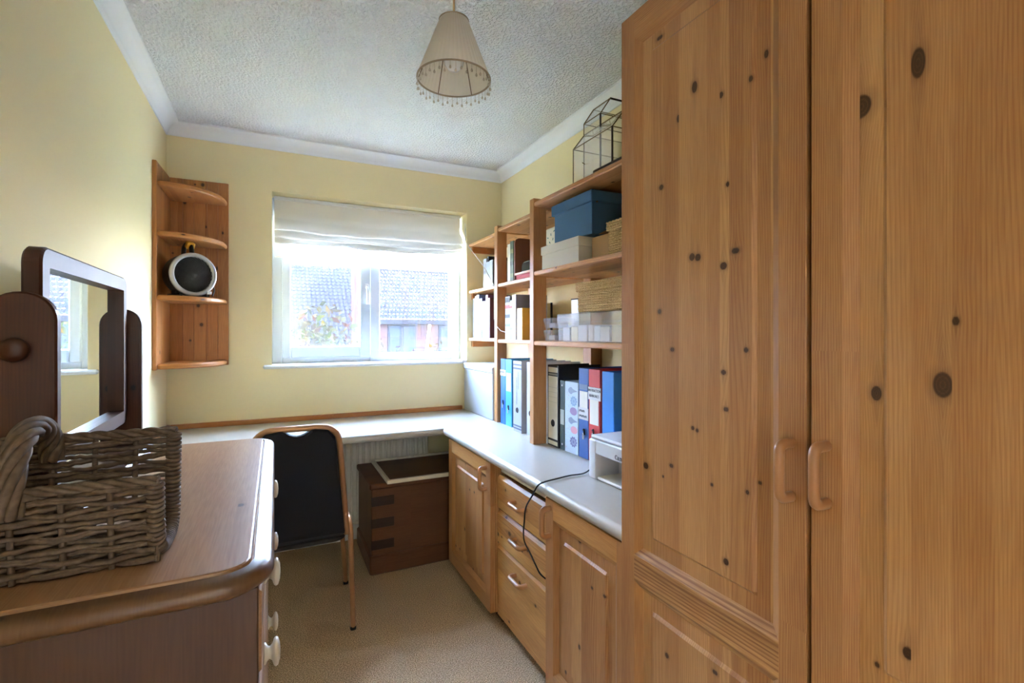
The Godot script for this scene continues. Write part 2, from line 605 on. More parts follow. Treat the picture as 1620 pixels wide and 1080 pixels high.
func make_materials() -> void:
	M.wall = mat(Color8(250, 234, 184), 0.85)
	M.white_paint = mat(Color8(240, 240, 238), 0.6)
	M.cornice = mat(Color8(246, 246, 244), 0.7)
	M.ceiling = mat(Color8(250, 249, 245), 0.85)
	M.ceiling.uv1_triplanar = true
	M.ceiling.uv1_world_triplanar = true
	M.ceiling.uv1_scale = Vector3.ONE / 0.42
	relief(M.ceiling, "artex", 0.9)
	M.carpet = tri_tex(mat(Color8(255, 234, 206), 0.95, 0.0, 0.2), "carpet", 0.36)
	relief(M.carpet, "carpet", 0.36)
	M.pine = wood("gen", 0.5, 2.2)
	M.pine_edge = wood("edge", 0.14, 1.4)
	M.pine_rail = wood("rail", 0.10, 0.9)
	M.pine_pale = wood("edge", 0.14, 1.4, Color(1.10, 1.12, 1.06))
	M.pine_shelf = wood("gen", 0.5, 2.2, Color(1.12, 1.12, 1.14))
	M.pine_post = wood("edge", 0.14, 1.4, Color(1.05, 1.05, 1.05))
	M.pine_drawer = wood("gen", 0.5, 2.2, Color(1.08, 1.09, 1.02))
	M.pine_warm = wood("gen", 0.5, 2.2, Color(1.0, 0.92, 0.80))
	M.pine_warm_edge = wood("edge", 0.14, 1.4, Color(1.0, 0.92, 0.80))
	M.door_a = wood("door_a", 0.40, 2.1, Color.WHITE, 0.42, Vector3(0.96 / 0.40, 0, 0))
	M.door_b = wood("door_b", 0.42, 2.1, Color.WHITE, 0.42, Vector3(0.465 / 0.42, 0, 0))
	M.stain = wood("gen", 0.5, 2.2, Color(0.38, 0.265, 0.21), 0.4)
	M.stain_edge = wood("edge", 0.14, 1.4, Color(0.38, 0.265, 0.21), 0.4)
	M.old = wood("old", 0.6, 1.2, Color(0.90, 0.82, 0.74), 0.36)
	M.old_edge = tri_tex(mat(Color8(150, 130, 114), 0.3), "old", 0.6)
	M.old_end_shaded = wood("old", 0.6, 1.2, Color(0.42, 0.325, 0.27), 0.5)  # reddish-brown stain, darkened further to paint in the shade of the near end
	M.trunk = wood("old", 0.6, 1.2, Color(0.55, 0.41, 0.30), 0.5)
	M.trunk_dark = wood("old", 0.6, 1.2, Color(0.27, 0.19, 0.15), 0.5)
	M.handle = mat(Color8(186, 132, 88), 0.35)
	M.laminate = tri_tex(mat(Color8(255, 252, 247), 0.32), "speck", 0.05)
	M.upvc = mat(Color8(208, 212, 218), 0.3)
	M.glass = mat(Color(1, 1, 1, 0.06), 0.02)
	M.glass.transparency = BaseMaterial3D.TRANSPARENCY_ALPHA
	M.mirror = mat(Color(0.93, 0.94, 0.93), 0.015, 1.0)
	M.ivory = mat(Color8(226, 216, 198), 0.3)
	M.navy = mat(Color8(30, 30, 38), 0.9)
	M.navy.rim_enabled = true
	M.navy.rim = 0.3
	M.copper = mat(Color8(186, 140, 100), 0.32, 0.55)
	M.black = mat(Color8(24, 23, 23), 0.5)
	M.black_highlit = mat(Color8(64, 62, 62), 0.25)  # black lifted to grey to stand in for highlights on the grille
	M.silver = mat(Color8(196, 196, 198), 0.35, 0.4)
	M.white_plastic = mat(Color8(216, 216, 218), 0.38)
	M.box_white = mat(Color8(186, 190, 196), 0.4)
	M.cream = mat(Color8(236, 230, 214), 0.55)
	M.fabric = mat(Color8(250, 246, 238), 0.9, 0.0, 0.2)
	M.fabric.backlight_enabled = true
	M.fabric.backlight = Color(0.16, 0.16, 0.155)
	M.shade = mat(Color8(240, 231, 212), 0.85, 0.0, 0.2)
	M.shade.backlight_enabled = true
	M.shade.backlight = Color(0.8, 0.77, 0.71)
	M.brass = mat(Color8(120, 96, 56), 0.4, 0.7)
	M.wicker = tri_tex(mat(Color8(196, 184, 174), 0.7), "wicker", 0.16)
	M.seagrass = tri_tex(mat(Color8(255, 250, 240), 0.8), "grass", 0.06)
	M.seagrass_dark = mat(Color8(176, 138, 88), 0.8)
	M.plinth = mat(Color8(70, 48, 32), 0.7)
	M.paper = mat(Color8(232, 228, 218), 0.8)
	M.ink = mat(Color8(40, 44, 70), 0.8)
	M.clear = mat(Color(0.93, 0.95, 0.98, 0.25), 0.1)
	M.clear.transparency = BaseMaterial3D.TRANSPARENCY_ALPHA

# ------------------------------------------------------------------ the room
const XL := -0.51
const XR := 1.42
const DF := 3.11
const DN := -0.32  # near wall pulled in close behind the camera to bounce light forward
const FILL_LAMP := 0.025  # strength of the added fill lamp
const YC := 2.355
const WX0 := -0.012
const WX1 := 1.165
const WY0 := 1.062
const WY1 := 2.053

func room() -> void:
	struct("floor", box(XL - 0.15, XR + 0.15, -0.12, 0.0, DN - 0.15, DF + 0.3, 0.0), M.carpet, "beige flecked carpet")
	struct("ceiling", box(XL - 0.15, XR + 0.15, YC, YC + 0.12, DN - 0.15, DF + 0.3, 0.0), M.ceiling, "white stippled ceiling")
	struct("wall_left", box(XL - 0.15, XL, -0.12, YC, DN - 0.15, DF + 0.3, 0.0), M.wall, "pale yellow left wall")
	struct("wall_right", box(XR, XR + 0.15, -0.12, YC, DN - 0.15, DF + 0.3, 0.0), M.wall, "pale yellow right wall")
	var st := S()
	rb(st, XL, WX0, 0, YC, DF, DF + 0.3, 0.0)
	rb(st, WX1, XR, 0, YC, DF, DF + 0.3, 0.0)
	rb(st, WX0, WX1, 0, WY0, DF, DF + 0.3, 0.0)
	rb(st, WX0, WX1, WY1, YC, DF, DF + 0.3, 0.0)
	struct("wall_far", st, M.wall, "pale yellow wall around the window")
	st = S()
	rb(st, XL, -0.40, 0, YC, DN - 0.15, DN, 0.0)
	rb(st, 0.42, XR, 0, YC, DN - 0.15, DN, 0.0)
	rb(st, -0.40, 0.42, 2.0, YC, DN - 0.15, DN, 0.0)
	struct("wall_near", st, M.wall, "pale yellow wall behind the viewer with an added doorway")
	landing()
	# coving
	st = S()
	var prof := [[0.0, -0.068], [0.006, -0.068], [0.010, -0.060]]
	for i in range(1, 9):
		var a := 0.5 * PI * i / 8
		prof.append([0.055 - 0.045 * cos(a), -0.060 + 0.047 * sin(a)])
	prof.append([0.062, -0.010])
	prof.append([0.062, 0.0])
	sweep(st, prof, [V(0.4, YC, DN), V(XR, YC, DN), V(XR, YC, DF), V(XL, YC, DF), V(XL, YC, DN), V(0.4, YC, DN)], true)
	struct("trim_1", st, M.cornice, "white coving round the ceiling")
	st = S()
	sweep(st, [[0.014, 0.0], [0.014, 0.09], [0.008, 0.10], [0.0, 0.10]], [V(XL, 0, DF), V(XL, 0, DN)])
	struct("baseboard_left", st, M.white_paint)
	st = S()
	sweep(st, [[0.014, 0.0], [0.014, 0.09], [0.008, 0.10], [0.0, 0.10]], [V(XR, 0, DF), V(XL, 0, DF)])
	struct("baseboard_far", st, M.white_paint)

# added doorway and landing, unseen, holding a made-up fill lamp for the near room
func landing() -> void:
	var white: Material = M.white_paint
	var d0 := DN - 1.5
	var st := S()
	rb(st, -0.95, -0.85, -0.12, YC, d0, DN - 0.15, 0.0)
	rb(st, 1.25, 1.35, -0.12, YC, d0, DN - 0.15, 0.0)
	rb(st, -0.95, 1.35, -0.12, YC, d0 - 0.1, d0, 0.0)
	struct("wall_landing", st, white, "white walls of the added landing")
	struct("floor_landing", box(-0.95, 1.35, -0.12, 0.0, d0, DN - 0.15, 0.0), M.carpet, "carpet of the added landing")
	struct("ceiling_landing", box(-0.95, 1.35, YC, YC + 0.12, d0, DN - 0.15, 0.0), white, "ceiling of the added landing")
	var fr := S()
	rb(fr, -0.43, -0.40, 0, 2.03, DN - 0.155, DN + 0.012, 0.003)
	rb(fr, 0.42, 0.45, 0, 2.03, DN - 0.155, DN + 0.012, 0.003)
	rb(fr, -0.40, 0.42, 2.0, 2.03, DN - 0.155, DN + 0.012, 0.003)
	struct("trim_3", fr, white, "white lining of the added doorway")
	var at := V(0.1, YC, DN - 0.85)
	var t := thing("fill_lamp", "round white fill lamp added on the unseen landing behind the viewer", "lamp", at)
	var base := S()
	lathe(base, Vector3.ZERO, [[0.20, 0.0], [0.20, -0.03], [0.19, -0.035]], 28)
	part(t, "base_ring", base, white)
	var glow := mat(Color8(250, 246, 236), 0.5)  # glowing cover of the added fill lamp
	glow.emission_enabled = true
	glow.emission = Color(1.0, 0.95, 0.87)
	glow.emission_energy_multiplier = 1.0
	var g := S()
	lathe(g, Vector3.ZERO, [[0.19, -0.035], [0.17, -0.06], [0.11, -0.075], [0.0, -0.08]], 28)
	part(t, "fill_lamp_glass", g, glow)
	var l := AreaLight3D.new()  # made-up fill that brightens the near wardrobe and walls
	l.name = "fill_light"
	l.area_size = Vector2(0.34, 0.34)
	l.light_color = Color(1.0, 0.95, 0.87)
	l.light_energy = FILL_LAMP
	l.area_range = 12.0
	l.area_attenuation = 2.0
	l.shadow_enabled = true
	t.add_child(l)
	l.position = Vector3(0, -0.085, 0)
	l.rotation.x = -PI / 2

func window() -> void:
	var w := Node3D.new()
	w.name = "window_1"
	add_child(w)
	w.position = V(0.58, WY0, 3.25)
	w.set_meta("kind", "structure")
	w.set_meta("label", "white plastic two-light window in the far wall")
	var D0 := 3.245
	var D1 := 3.31
	var fr := S()
	rb(fr, WX0, 0.043, WY0, WY1, D0, D1, 0.004)
	rb(fr, 1.097, WX1, WY0, WY1, D0, D1, 0.004)
	rb(fr, 0.553, 0.617, WY0 + 0.04, WY1 - 0.04, D0, D1, 0.004)
	rb(fr, 0.043, 0.553, WY0, 1.102, D0, D1, 0.004)
	rb(fr, 0.553, 1.097, WY0, 1.118, D0, D1, 0.004)
	rb(fr, 0.043, 1.097, 2.0, WY1, D0, D1, 0.004)
	rb(fr, 0.617, 1.097, 1.672, 1.73, D0, D1, 0.004)
	wpart(w, "frame", fr, M.upvc)
	var sa := S()
	rb(sa, 0.040, 0.090, 1.098, 2.003, D0 - 0.018, D1 - 0.02, 0.006)
	rb(sa, 0.489, 0.557, 1.098, 2.003, D0 - 0.018, D1 - 0.02, 0.006)
	rb(sa, 0.090, 0.489, 1.098, 1.165, D0 - 0.018, D1 - 0.02, 0.006)
	rb(sa, 0.090, 0.489, 1.94, 2.003, D0 - 0.018, D1 - 0.02, 0.006)
	var sash := wpart(w, "sash", sa, M.upvc)
	var hb := box(0.518, 0.542, 1.50, 1.56, D0 - 0.027, D0 - 0.018, 0.003)
	part(sash, "handle_plate", hb, M.silver)
	var h := S()
	tube(h, rounded([V(0.530, 1.535, D0 - 0.024), V(0.530, 1.535, D0 - 0.05), V(0.532, 1.515, D0 - 0.052), V(0.534, 1.43, D0 - 0.05)], 0.012), 0.0075, 8)
	part(sash, "handle", h, M.upvc)
	wpart(w, "pane", box(0.088, 0.491, 1.163, 1.942, 3.273, 3.277, 0.0), M.glass)
	wpart(w, "pane", box(0.615, 1.099, 1.116, 1.674, 3.273, 3.277, 0.0), M.glass)
	wpart(w, "pane", box(0.615, 1.099, 1.728, 2.002, 3.273, 3.277, 0.0), M.glass)
	var si := S()
	rb(si, WX0, WX1, WY0 - 0.016, WY0 + 0.004, DF - 0.001, D0 + 0.003, 0.0)
	rb(si, -0.058, 1.128, WY0 - 0.017, WY0 + 0.005, DF - 0.034, DF + 0.02, 0.008)
	wpart(w, "sill", si, M.white_paint)
	# roman blind drawn up into folds
	var b := thing("roman_blind", "white cotton roman blind drawn up in soft folds above the window", "blind", V(0.575, 2.035, 3.19))
	var rail := box(-0.002, 1.152, 2.030, 2.050, 3.19, 3.215, 0.003)
	wpart(b, "headrail", rail, M.white_paint)
	var prof := [[3.205, 2.04], [3.200, 2.00], [3.196, 1.955], [3.188, 1.925], [3.165, 1.908], [3.135, 1.888], [3.118, 1.866], [3.114, 1.848], [3.120, 1.840], [3.140, 1.842], [3.172, 1.858], [3.178, 1.850], [3.160, 1.835], [3.142, 1.820], [3.138, 1.808], [3.148, 1.803], [3.176, 1.818], [3.182, 1.812], [3.168, 1.796], [3.152, 1.784], [3.152, 1.774], [3.170, 1.778], [3.19, 1.790]]
	var rows := []
	for i in prof.size():
		var line := PackedVector3Array()
		for j in 41:
			var t := j / 40.0
			var x := lerpf(0.0, 1.150, t)
			var sag: float = clampf((prof[0][1] - prof[i][1]) * 6.0, 0.0, 1.0)
			var dy := sag * (-0.010 * sin(PI * t) + 0.005 * sin(t * 9.0 + i * 0.25) + 0.002 * sin(t * 31.0 + i * 0.5) + 0.012 * smoothstep(0.93, 1.0, t))
			var dd := sag * (0.008 * sin(t * 7.0 + i * 0.3) + 0.004 * sin(t * 23.0 - i * 0.4) + 0.02 * smoothstep(0.94, 1.0, t) + 0.012 * smoothstep(0.06, 0.0, t))
			line.append(V(x, prof[i][1] + dy, prof[i][0] + dd))
		rows.append(line)
	st_grid_part(b, "folded_cloth", rows, M.fabric)
	var sheer := mat(Color8(246, 244, 238), 0.9, 0.0, 0.1)
	sheer.albedo_color.a = 0.62
	sheer.transparency = BaseMaterial3D.TRANSPARENCY_ALPHA
	sheer.backlight_enabled = true
	sheer.backlight = Color(0.05, 0.05, 0.05)
	rows = []
	for i in 9:
		var line := PackedVector3Array()
		for j in 41:
			var t := j / 40.0
			line.append(V(lerpf(0.002, 1.148, t), lerpf(1.80, 1.695, i / 8.0) - 0.006 * sin(PI * t), 3.192 + 0.005 * sin(t * 11.0 + i * 0.2)))
		rows.append(line)
	st_grid_part(b, "sheer_hem", rows, sheer)
	var hem := S()
	var hp := []
	for j in 41:
		var t := j / 40.0
		hp.append(V(lerpf(0.002, 1.148, t), 1.695 - 0.006 * sin(PI * t), 3.192 + 0.005 * sin(t * 11.0 + 1.6)))
	tube(hem, hp, 0.004, 6)
	wpart(b, "hem_bar", hem, M.fabric)
	var cd := S()
	tube(cd, [V(1.150, 1.98, 3.10), V(1.150, 1.86, 3.095), V(1.160, 1.82, 3.06), V(1.158, 1.66, 2.80), V(1.135, 1.52, 2.585), V(1.13, 1.49, 2.57), V(1.130, 1.33, 2.57), V(1.132, 1.29, 2.55), V(1.14, 1.26, 2.5), V(1.15, 1.25, 2.44)], 0.0022, 6)
	single("blind_cord", cd, M.fabric, "thin white blind cord looped from the window to the shelf post", "cord")
	# radiator under the desk
	var r := thing("radiator", "white panel radiator with vertical ribs under the desk", "radiator", V(0.33, 0.12, 3.06))
	var panel := []
	var rr := S()
	var x := -0.22
	var a0 := PackedVector3Array()
	var a1 := PackedVector3Array()
	while x < 0.872:
		for q in [[0.0, 3.050], [0.006, 3.038], [0.022, 3.038], [0.028, 3.050]]:
			a0.append(V(x + q[0], 0.13, q[1]))
			a1.append(V(x + q[0], 0.64, q[1]))
		x += 0.0335
	for i in a0.size() - 1:
		var n: Vector3 = (a0[i + 1] - a0[i]).cross(Vector3.UP).normalized()
		if n.z < 0:
			n = -n
		quad(rr, a0[i], a0[i + 1], a1[i + 1], a1[i], n)
	rb(rr, -0.23, 0.875, 0.11, 0.13, 3.036, 3.066, 0.003)
	rb(rr, -0.23, 0.875, 0.64, 0.66, 3.036, 3.066, 0.003)
	rb(rr, -0.23, 0.875, 0.11, 0.66, 3.052, 3.066, 0.003)
	wpart(r, "panel", rr, M.cream)
	for xx in [-0.1, 0.75]:
		wpart(r, "bracket", box(xx - 0.015, xx + 0.015, 0.2, 0.6, 3.066, 3.109, 0.0), M.cream)

func st_grid_part(parent: Node3D, called: String, rows: Array, m: Material) -> void:
	var st := S()
	grid(st, rows)
	wpart(parent, called, st, m)

# ------------------------------------------------------------------ beyond the window
func tile_roof(x0: float, x1: float, d0: float, y0: float, rise: float, rows: int, roll: float, shift: float) -> SurfaceTool:
	var st := S()
	var ca := cos(rise)
	var sa := sin(rise)
	var up := Vector3(0, sa, -ca)
	var nr := Vector3(0, ca, sa)
	var gauge := 0.31
	var cols := int((x1 - x0) / roll)
	for r in rows:
		var base := V(x0, y0, d0) + up * (r * gauge)
		for c in cols:
			var a := []
			var b := []
			for k in 6:
				var t := k / 5.0
				var hgt := 0.05 * pow(sin(PI * clampf((t - 0.35) / 0.65, 0.0, 1.0)), 2.0)
				var px := Vector3((c + t) * roll + (shift if r % 2 == 1 else 0.0), 0, 0)
				a.append(base + px + nr * (0.028 + hgt))
				b.append(base + px + up * (gauge + 0.03) + nr * (0.0 + hgt))
			for k in 5:
				var n: Vector3 = (b[k] - a[k]).cross(a[k + 1] - a[k]).normalized()
				if n.y < 0:
					n = -n
				quad(st, a[k], a[k + 1], b[k + 1], b[k], n)
				quad(st, a[k], a[k + 1], a[k + 1] - nr * 0.028, a[k] - nr * 0.028, -up)
	return st

func crown(st: SurfaceTool, c: Vector3, r: Vector3, n: int, leaf: float, cols: Array, rng: RandomNumberGenerator) -> void:
	for i in n:
		var d := Vector3(rng.randfn(), rng.randfn(), rng.randfn()).normalized()
		var q := pow(rng.randf(), 0.45)
		var p := c + Vector3(d.x * r.x, d.y * r.y, d.z * r.z) * q * (0.85 + 0.3 * sin(d.x * 7.0 + d.z * 5.0 + d.y * 6.0))
		var u := Vector3(rng.randfn(), rng.randfn(), rng.randfn()).normalized()
		var v := u.cross(Vector3(rng.randfn(), rng.randfn(), rng.randfn())).normalized()
		var s := leaf * rng.randf_range(0.6, 1.3)
		var col: Color = cols[rng.randi() % cols.size()]
		var n1 := u.cross(v)
		st.set_color(col)
		quad(st, p - u * s, p + v * s * 0.45, p + u * s, p - v * s * 0.45, n1)

func outside() -> void:
	var grass := mat(Color8(56, 62, 36), 0.9, 0.0, 0.0)
	struct("ground", box(-30, 40, -2.9, -2.8, 3.6, 60, 0.0), grass, "garden lawn below the window")
	# unseen eaves, added over the window to hold back the sun
	struct("trim_2", box(-4, 5, 2.42, 2.52, 3.41, 3.62, 0.0), M.white_paint, "white soffit added above the window, out of view")
	var tile := mat(Color8(27, 26, 33), 0.8, 0.0, 0.0)
	var brick := mat(Color8(46, 27, 22), 0.9, 0.0, 0.0)
	var dark := mat(Color8(18, 17, 22), 0.8, 0.0, 0.0)
	var pane := mat(Color8(26, 30, 38), 0.5, 0.0, 0.0)
	var h := thing("house", "grey tiled house with brick wall and two windows seen through the right pane", "house", V(6.5, -2.8, 23))
	var t := wpart(h, "roof_tiles", tile_roof(3.25, 11.5, 20.0, 1.80, deg_to_rad(37), 17, 0.16, 0.08), tile)
	t.set_meta("kind", "stuff")
	wpart(h, "wall", box(3.3, 11.4, -2.8, 1.72, 20.35, 20.6, 0.0), brick)
	wpart(h, "fascia", box(3.25, 11.5, 1.60, 1.80, 20.02, 20.34, 0.01), dark)
	wpart(h, "chimney", box(2.83, 3.24, -2.8, 6.2, 20.1, 20.9, 0.0), brick)
	for q in [[4.24, 4.66], [4.80, 5.28], [6.4, 6.95]]:
		var f := wpart(h, "window_frame", box(q[0] - 0.07, q[1] + 0.07, 0.2, 1.58, 20.28, 20.36, 0.01), dark)
		part(f, "window_pane", box(q[0], q[1], 0.27, 1.52, 20.25, 20.285, 0.08), pane)
	var pipe := S()
	tube(pipe, [V(5.90, 1.60, 20.2), V(5.72, 0.2, 20.2), V(5.72, -2.8, 20.2)], 0.06, 8)
	wpart(h, "downpipe", pipe, M.upvc)
	var h2 := thing("house", "far tiled roof beyond the autumn shrub in the left pane", "house", V(-2, -2.8, 27))
	t = wpart(h2, "roof_tiles", tile_roof(-14.0, 3.9, 21.7, 0.42, deg_to_rad(37), 23, 0.20, 0.0), tile)
	t.set_meta("kind", "stuff")
	wpart(h2, "wall", box(-13.8, 3.8, -2.8, 0.4, 22.0, 22.3, 0.0), brick)
	wpart(h2, "rear_slope", box(-14, 3.9, 2.0, 4.55, 27.45, 27.5, 0.0), tile)
	# shrubs
	var lm := mat(Color.WHITE, 0.8, 0.0, 0.0)
	lm.vertex_color_use_as_albedo = true
	lm.backlight_enabled = true
	lm.backlight = Color(0.3, 0.3, 0.25)
	var bark := mat(Color8(110, 92, 74), 0.9)
	var rng := RandomNumberGenerator.new()
	rng.seed = 77
	var autumn := [Color(0.024, 0.013, 0.0008), Color(0.024, 0.018, 0.0008), Color(0.012, 0.017, 0.001), Color(0.022, 0.007, 0.002), Color(0.014, 0.008, 0.003), Color(0.027, 0.021, 0.002), Color(0.008, 0.009, 0.002), Color(0.03, 0.026, 0.004)]
	for q in [["autumn_shrub", "tall yellow and orange autumn shrub outside the left pane", V(0.35, 0.55, 6.8), Vector3(1.10, 1.02, 0.85), 5200], ["autumn_shrub", "low pale reddish shrub outside the foot of the right pane", V(2.15, 0.15, 7.6), Vector3(0.95, 0.85, 0.7), 2600], ["autumn_shrub", "small yellow green shrub beside the window mullion", V(1.62, 0.72, 9.0), Vector3(0.16, 0.5, 0.16), 420]]:
		var c: Vector3 = q[2]
		var s := thing(q[0], q[1], "shrub", Vector3(c.x, -2.8, c.z), 0.0, "shrubs outside the window")
		var st := S()
		tube(st, [Vector3(c.x, -2.8, c.z), Vector3(c.x + 0.05, -1.2, c.z), Vector3(c.x, c.y - 0.2, c.z)], [0.08, 0.06, 0.03], 7)
		for k in 6:
			var a := TAU * k / 6.0
			tube(st, [Vector3(c.x, c.y - 0.9, c.z), c + Vector3(cos(a) * q[3].x * 0.6, 0.3 * q[3].y, sin(a) * q[3].z * 0.6)], [0.03, 0.008], 5)
		wpart(s, "stem", st, bark)
		st = S()
		crown(st, c, q[3], q[4], 0.062, autumn, rng)
		var f := wpart(s, "foliage", st, lm)
		f.set_meta("kind", "stuff")

# ------------------------------------------------------------------ fitted pine furniture
const SW := 0.05
const BV := 0.019

# one strip of a fielded panel: face towards -x, field raised inside fd0..fd1, fy0..fy1
func stave(da: float, db: float, y0: float, y1: float, f: Array, xo: float, xi: float) -> SurfaceTool:
	var st := S()
	var w := 0.007
	var ds := [da, db]
	for q in [f[0] - w, f[0], f[1], f[1] + w]:
		if q > minf(da, db) + 0.0005 and q < maxf(da, db) - 0.0005:
			ds.append(q)
	ds.sort()
	var ys := [y0, f[2] - w, f[2], f[3], f[3] + w, y1]
	var e := 0.0003
	for i in ds.size() - 1:
		for j in ys.size() - 1:
			var q := []
			for ij in [[i, j], [i + 1, j], [i + 1, j + 1], [i, j + 1]]:
				var d: float = ds[ij[0]]
				var y: float = ys[ij[1]]
				var inside: bool = d >= f[0] - 1e-5 and d <= f[1] + 1e-5 and y >= f[2] - 1e-5 and y <= f[3] + 1e-5
				q.append(V(xi if inside else xo, y, d))
			var n: Vector3 = (q[2] - q[0]).cross(q[3] - q[1]).normalized()
			if n.x > 0:
				n = -n
			quad(st, q[0], q[1], q[2], q[3], n, Vector2(q[0].z, q[0].y), Vector2(q[1].z, q[1].y), Vector2(q[2].z, q[2].y), Vector2(q[3].z, q[3].y))
	var lo := minf(da, db)
	var hi := maxf(da, db)
	for d in [lo + e, hi - e]:
		quad(st, V(xo + 0.0003, y0, d), V(xo + 0.0003, y1, d), V(xo + 0.006, y1, d), V(xo + 0.006, y0, d), V(0, 0, -1.0 if d > lo + 0.001 else 1.0))
	return st

# framed door facing -x at x; handle at (hd, hy)
func panel_door(parent: Node3D, x: float, d0: float, d1: float, y0: float, y1: float, mids: Array, tex: Array, hd: float, hy: float, sd: int, topmat: Material) -> void:
	var th := 0.022
	var door := wpart(parent, "door", box(x + 0.019, x + th, y0, y1, d0, d1, 0.0, 1, Vector2(0.2, 0.4)), M.pine)
	var rng := RandomNumberGenerator.new()
	rng.seed = sd
	for s in 2:
		var st := S()
		var poly := PackedVector2Array([Vector2(0, 0.0015), Vector2(0.0015, 0), Vector2(SW, 0), Vector2(SW + BV, 0.012), Vector2(SW + BV, 0.0195), Vector2(0, 0.0195)])
		var o := V(x, y0, d0 if s == 0 else d1)
		prism_y(st, poly, o, Vector3(0, 0, -1.0 if s == 0 else 1.0), Vector3(1, 0, 0), y1 - y0, Vector2(rng.randf() * 0.08, rng.randf()))
		part(door, "stile", st, M.pine_edge)
	var ys := [y0]
	ys.append_array(mids)
	ys.append(y1)
	for i in ys.size():
		var st := S()
		var hgt := 0.062
		var poly: PackedVector2Array
		if i == 0:
			poly = PackedVector2Array([Vector2(0, 0), Vector2(hgt, 0), Vector2(hgt + BV, 0.012), Vector2(hgt + BV, 0.0195), Vector2(0, 0.0195)])
		elif i == ys.size() - 1:
			poly = PackedVector2Array([Vector2(0, 0), Vector2(-hgt, 0), Vector2(-hgt - BV, 0.012), Vector2(-hgt - BV, 0.0195), Vector2(0, 0.0195)])
		else:
			poly = PackedVector2Array([Vector2(0.032, 0), Vector2(0.032 + BV, 0.012), Vector2(0.032 + BV, 0.0195), Vector2(-0.032 - BV, 0.0195), Vector2(-0.032 - BV, 0.012), Vector2(-0.032, 0)])
		prism_z(st, poly, V(x, ys[i], d0 + SW), Vector3(0, 1, 0), Vector3(1, 0, 0), d1 - d0 - 2 * SW, Vector2(rng.randf() * 0.08, rng.randf()))
		part(door, "rail", st, topmat if i == ys.size() - 1 else (M.pine_rail if i > 0 else M.pine_edge))
	for i in ys.size() - 1:
		var pa: float = ys[i] + (0.062 if i == 0 else 0.032) + BV - 0.003
		var pb: float = ys[i + 1] - (0.062 if i == ys.size() - 2 else 0.032) - BV + 0.003
		var f := [d0 + SW + BV + 0.040, d1 - SW - BV - 0.040, pa + 0.045, pb - 0.045]
		var st_d: Array = tex[1]
		for k in st_d.size() - 1:
			part(door, "stave", stave(minf(st_d[k], d1 - SW - 0.01), maxf(st_d[k + 1], d0 + SW + 0.01), pa, pb, f, x + 0.0125, x + 0.0060), tex[0])
	bow(door, V(x, hy, hd), Vector3.UP)

func prism_y(st: SurfaceTool, poly: PackedVector2Array, o: Vector3, ea: Vector3, eb: Vector3, ln: float, uvo: Vector2) -> void:
	bar(st, poly, o, ea, eb, Vector3.UP, ln, uvo)

func prism_z(st: SurfaceTool, poly: PackedVector2Array, o: Vector3, ea: Vector3, eb: Vector3, ln: float, uvo: Vector2) -> void:
	bar(st, poly, o, ea, eb, Vector3(0, 0, -1), ln, uvo)

# moulding: outline in ea/eb, running along ez; grain along ez
func bar(st: SurfaceTool, poly: PackedVector2Array, o: Vector3, ea: Vector3, eb: Vector3, ez: Vector3, ln: float, uvo: Vector2) -> void:
	var n := poly.size()
	var mid := Vector2.ZERO
	for p in poly:
		mid += p / n
	var run := 0.0
	for i in n:
		var k := (i + 1) % n
		var e := poly[k] - poly[i]
		var fn := Vector2(e.y, -e.x).normalized()
		if fn.dot((poly[i] + poly[k]) * 0.5 - mid) < 0:
			fn = -fn
		var a := o + ea * poly[i].x + eb * poly[i].y
		var b := o + ea * poly[k].x + eb * poly[k].y
		quad(st, a, b, b + ez * ln, a + ez * ln, ea * fn.x + eb * fn.y, uvo + Vector2(run, 0), uvo + Vector2(run + e.length(), 0), uvo + Vector2(run + e.length(), ln), uvo + Vector2(run, ln))
		run += e.length()
	for s in 2:
		var z := ez * (ln if s == 1 else 0.0)
		for i in range(1, n - 1):
			trin(st, o + z + ea * poly[0].x + eb * poly[0].y, o + z + ea * poly[i].x + eb * poly[i].y, o + z + ea * poly[i + 1].x + eb * poly[i + 1].y, ez * (1.0 if s == 1 else -1.0), uvo, uvo + Vector2(0.01, 0), uvo + Vector2(0.01, 0.01))

# bowed wooden handle on a face towards -x
func bow(parent: Node3D, c: Vector3, along: Vector3, ln := 0.108) -> void:
	var st := S()
	var o := Vector3(-1, 0, 0)
	var a := along * (ln / 2 - 0.008)
	tube(st, rounded([c + a, c + a + o * 0.032, c - a + o * 0.032, c - a], 0.026, 7), 0.0092, 10, false, 0.95)
	var m := part(parent, "handle", st, M.handle)
	if parent.get_parent() == self:
		m.position = -parent.position

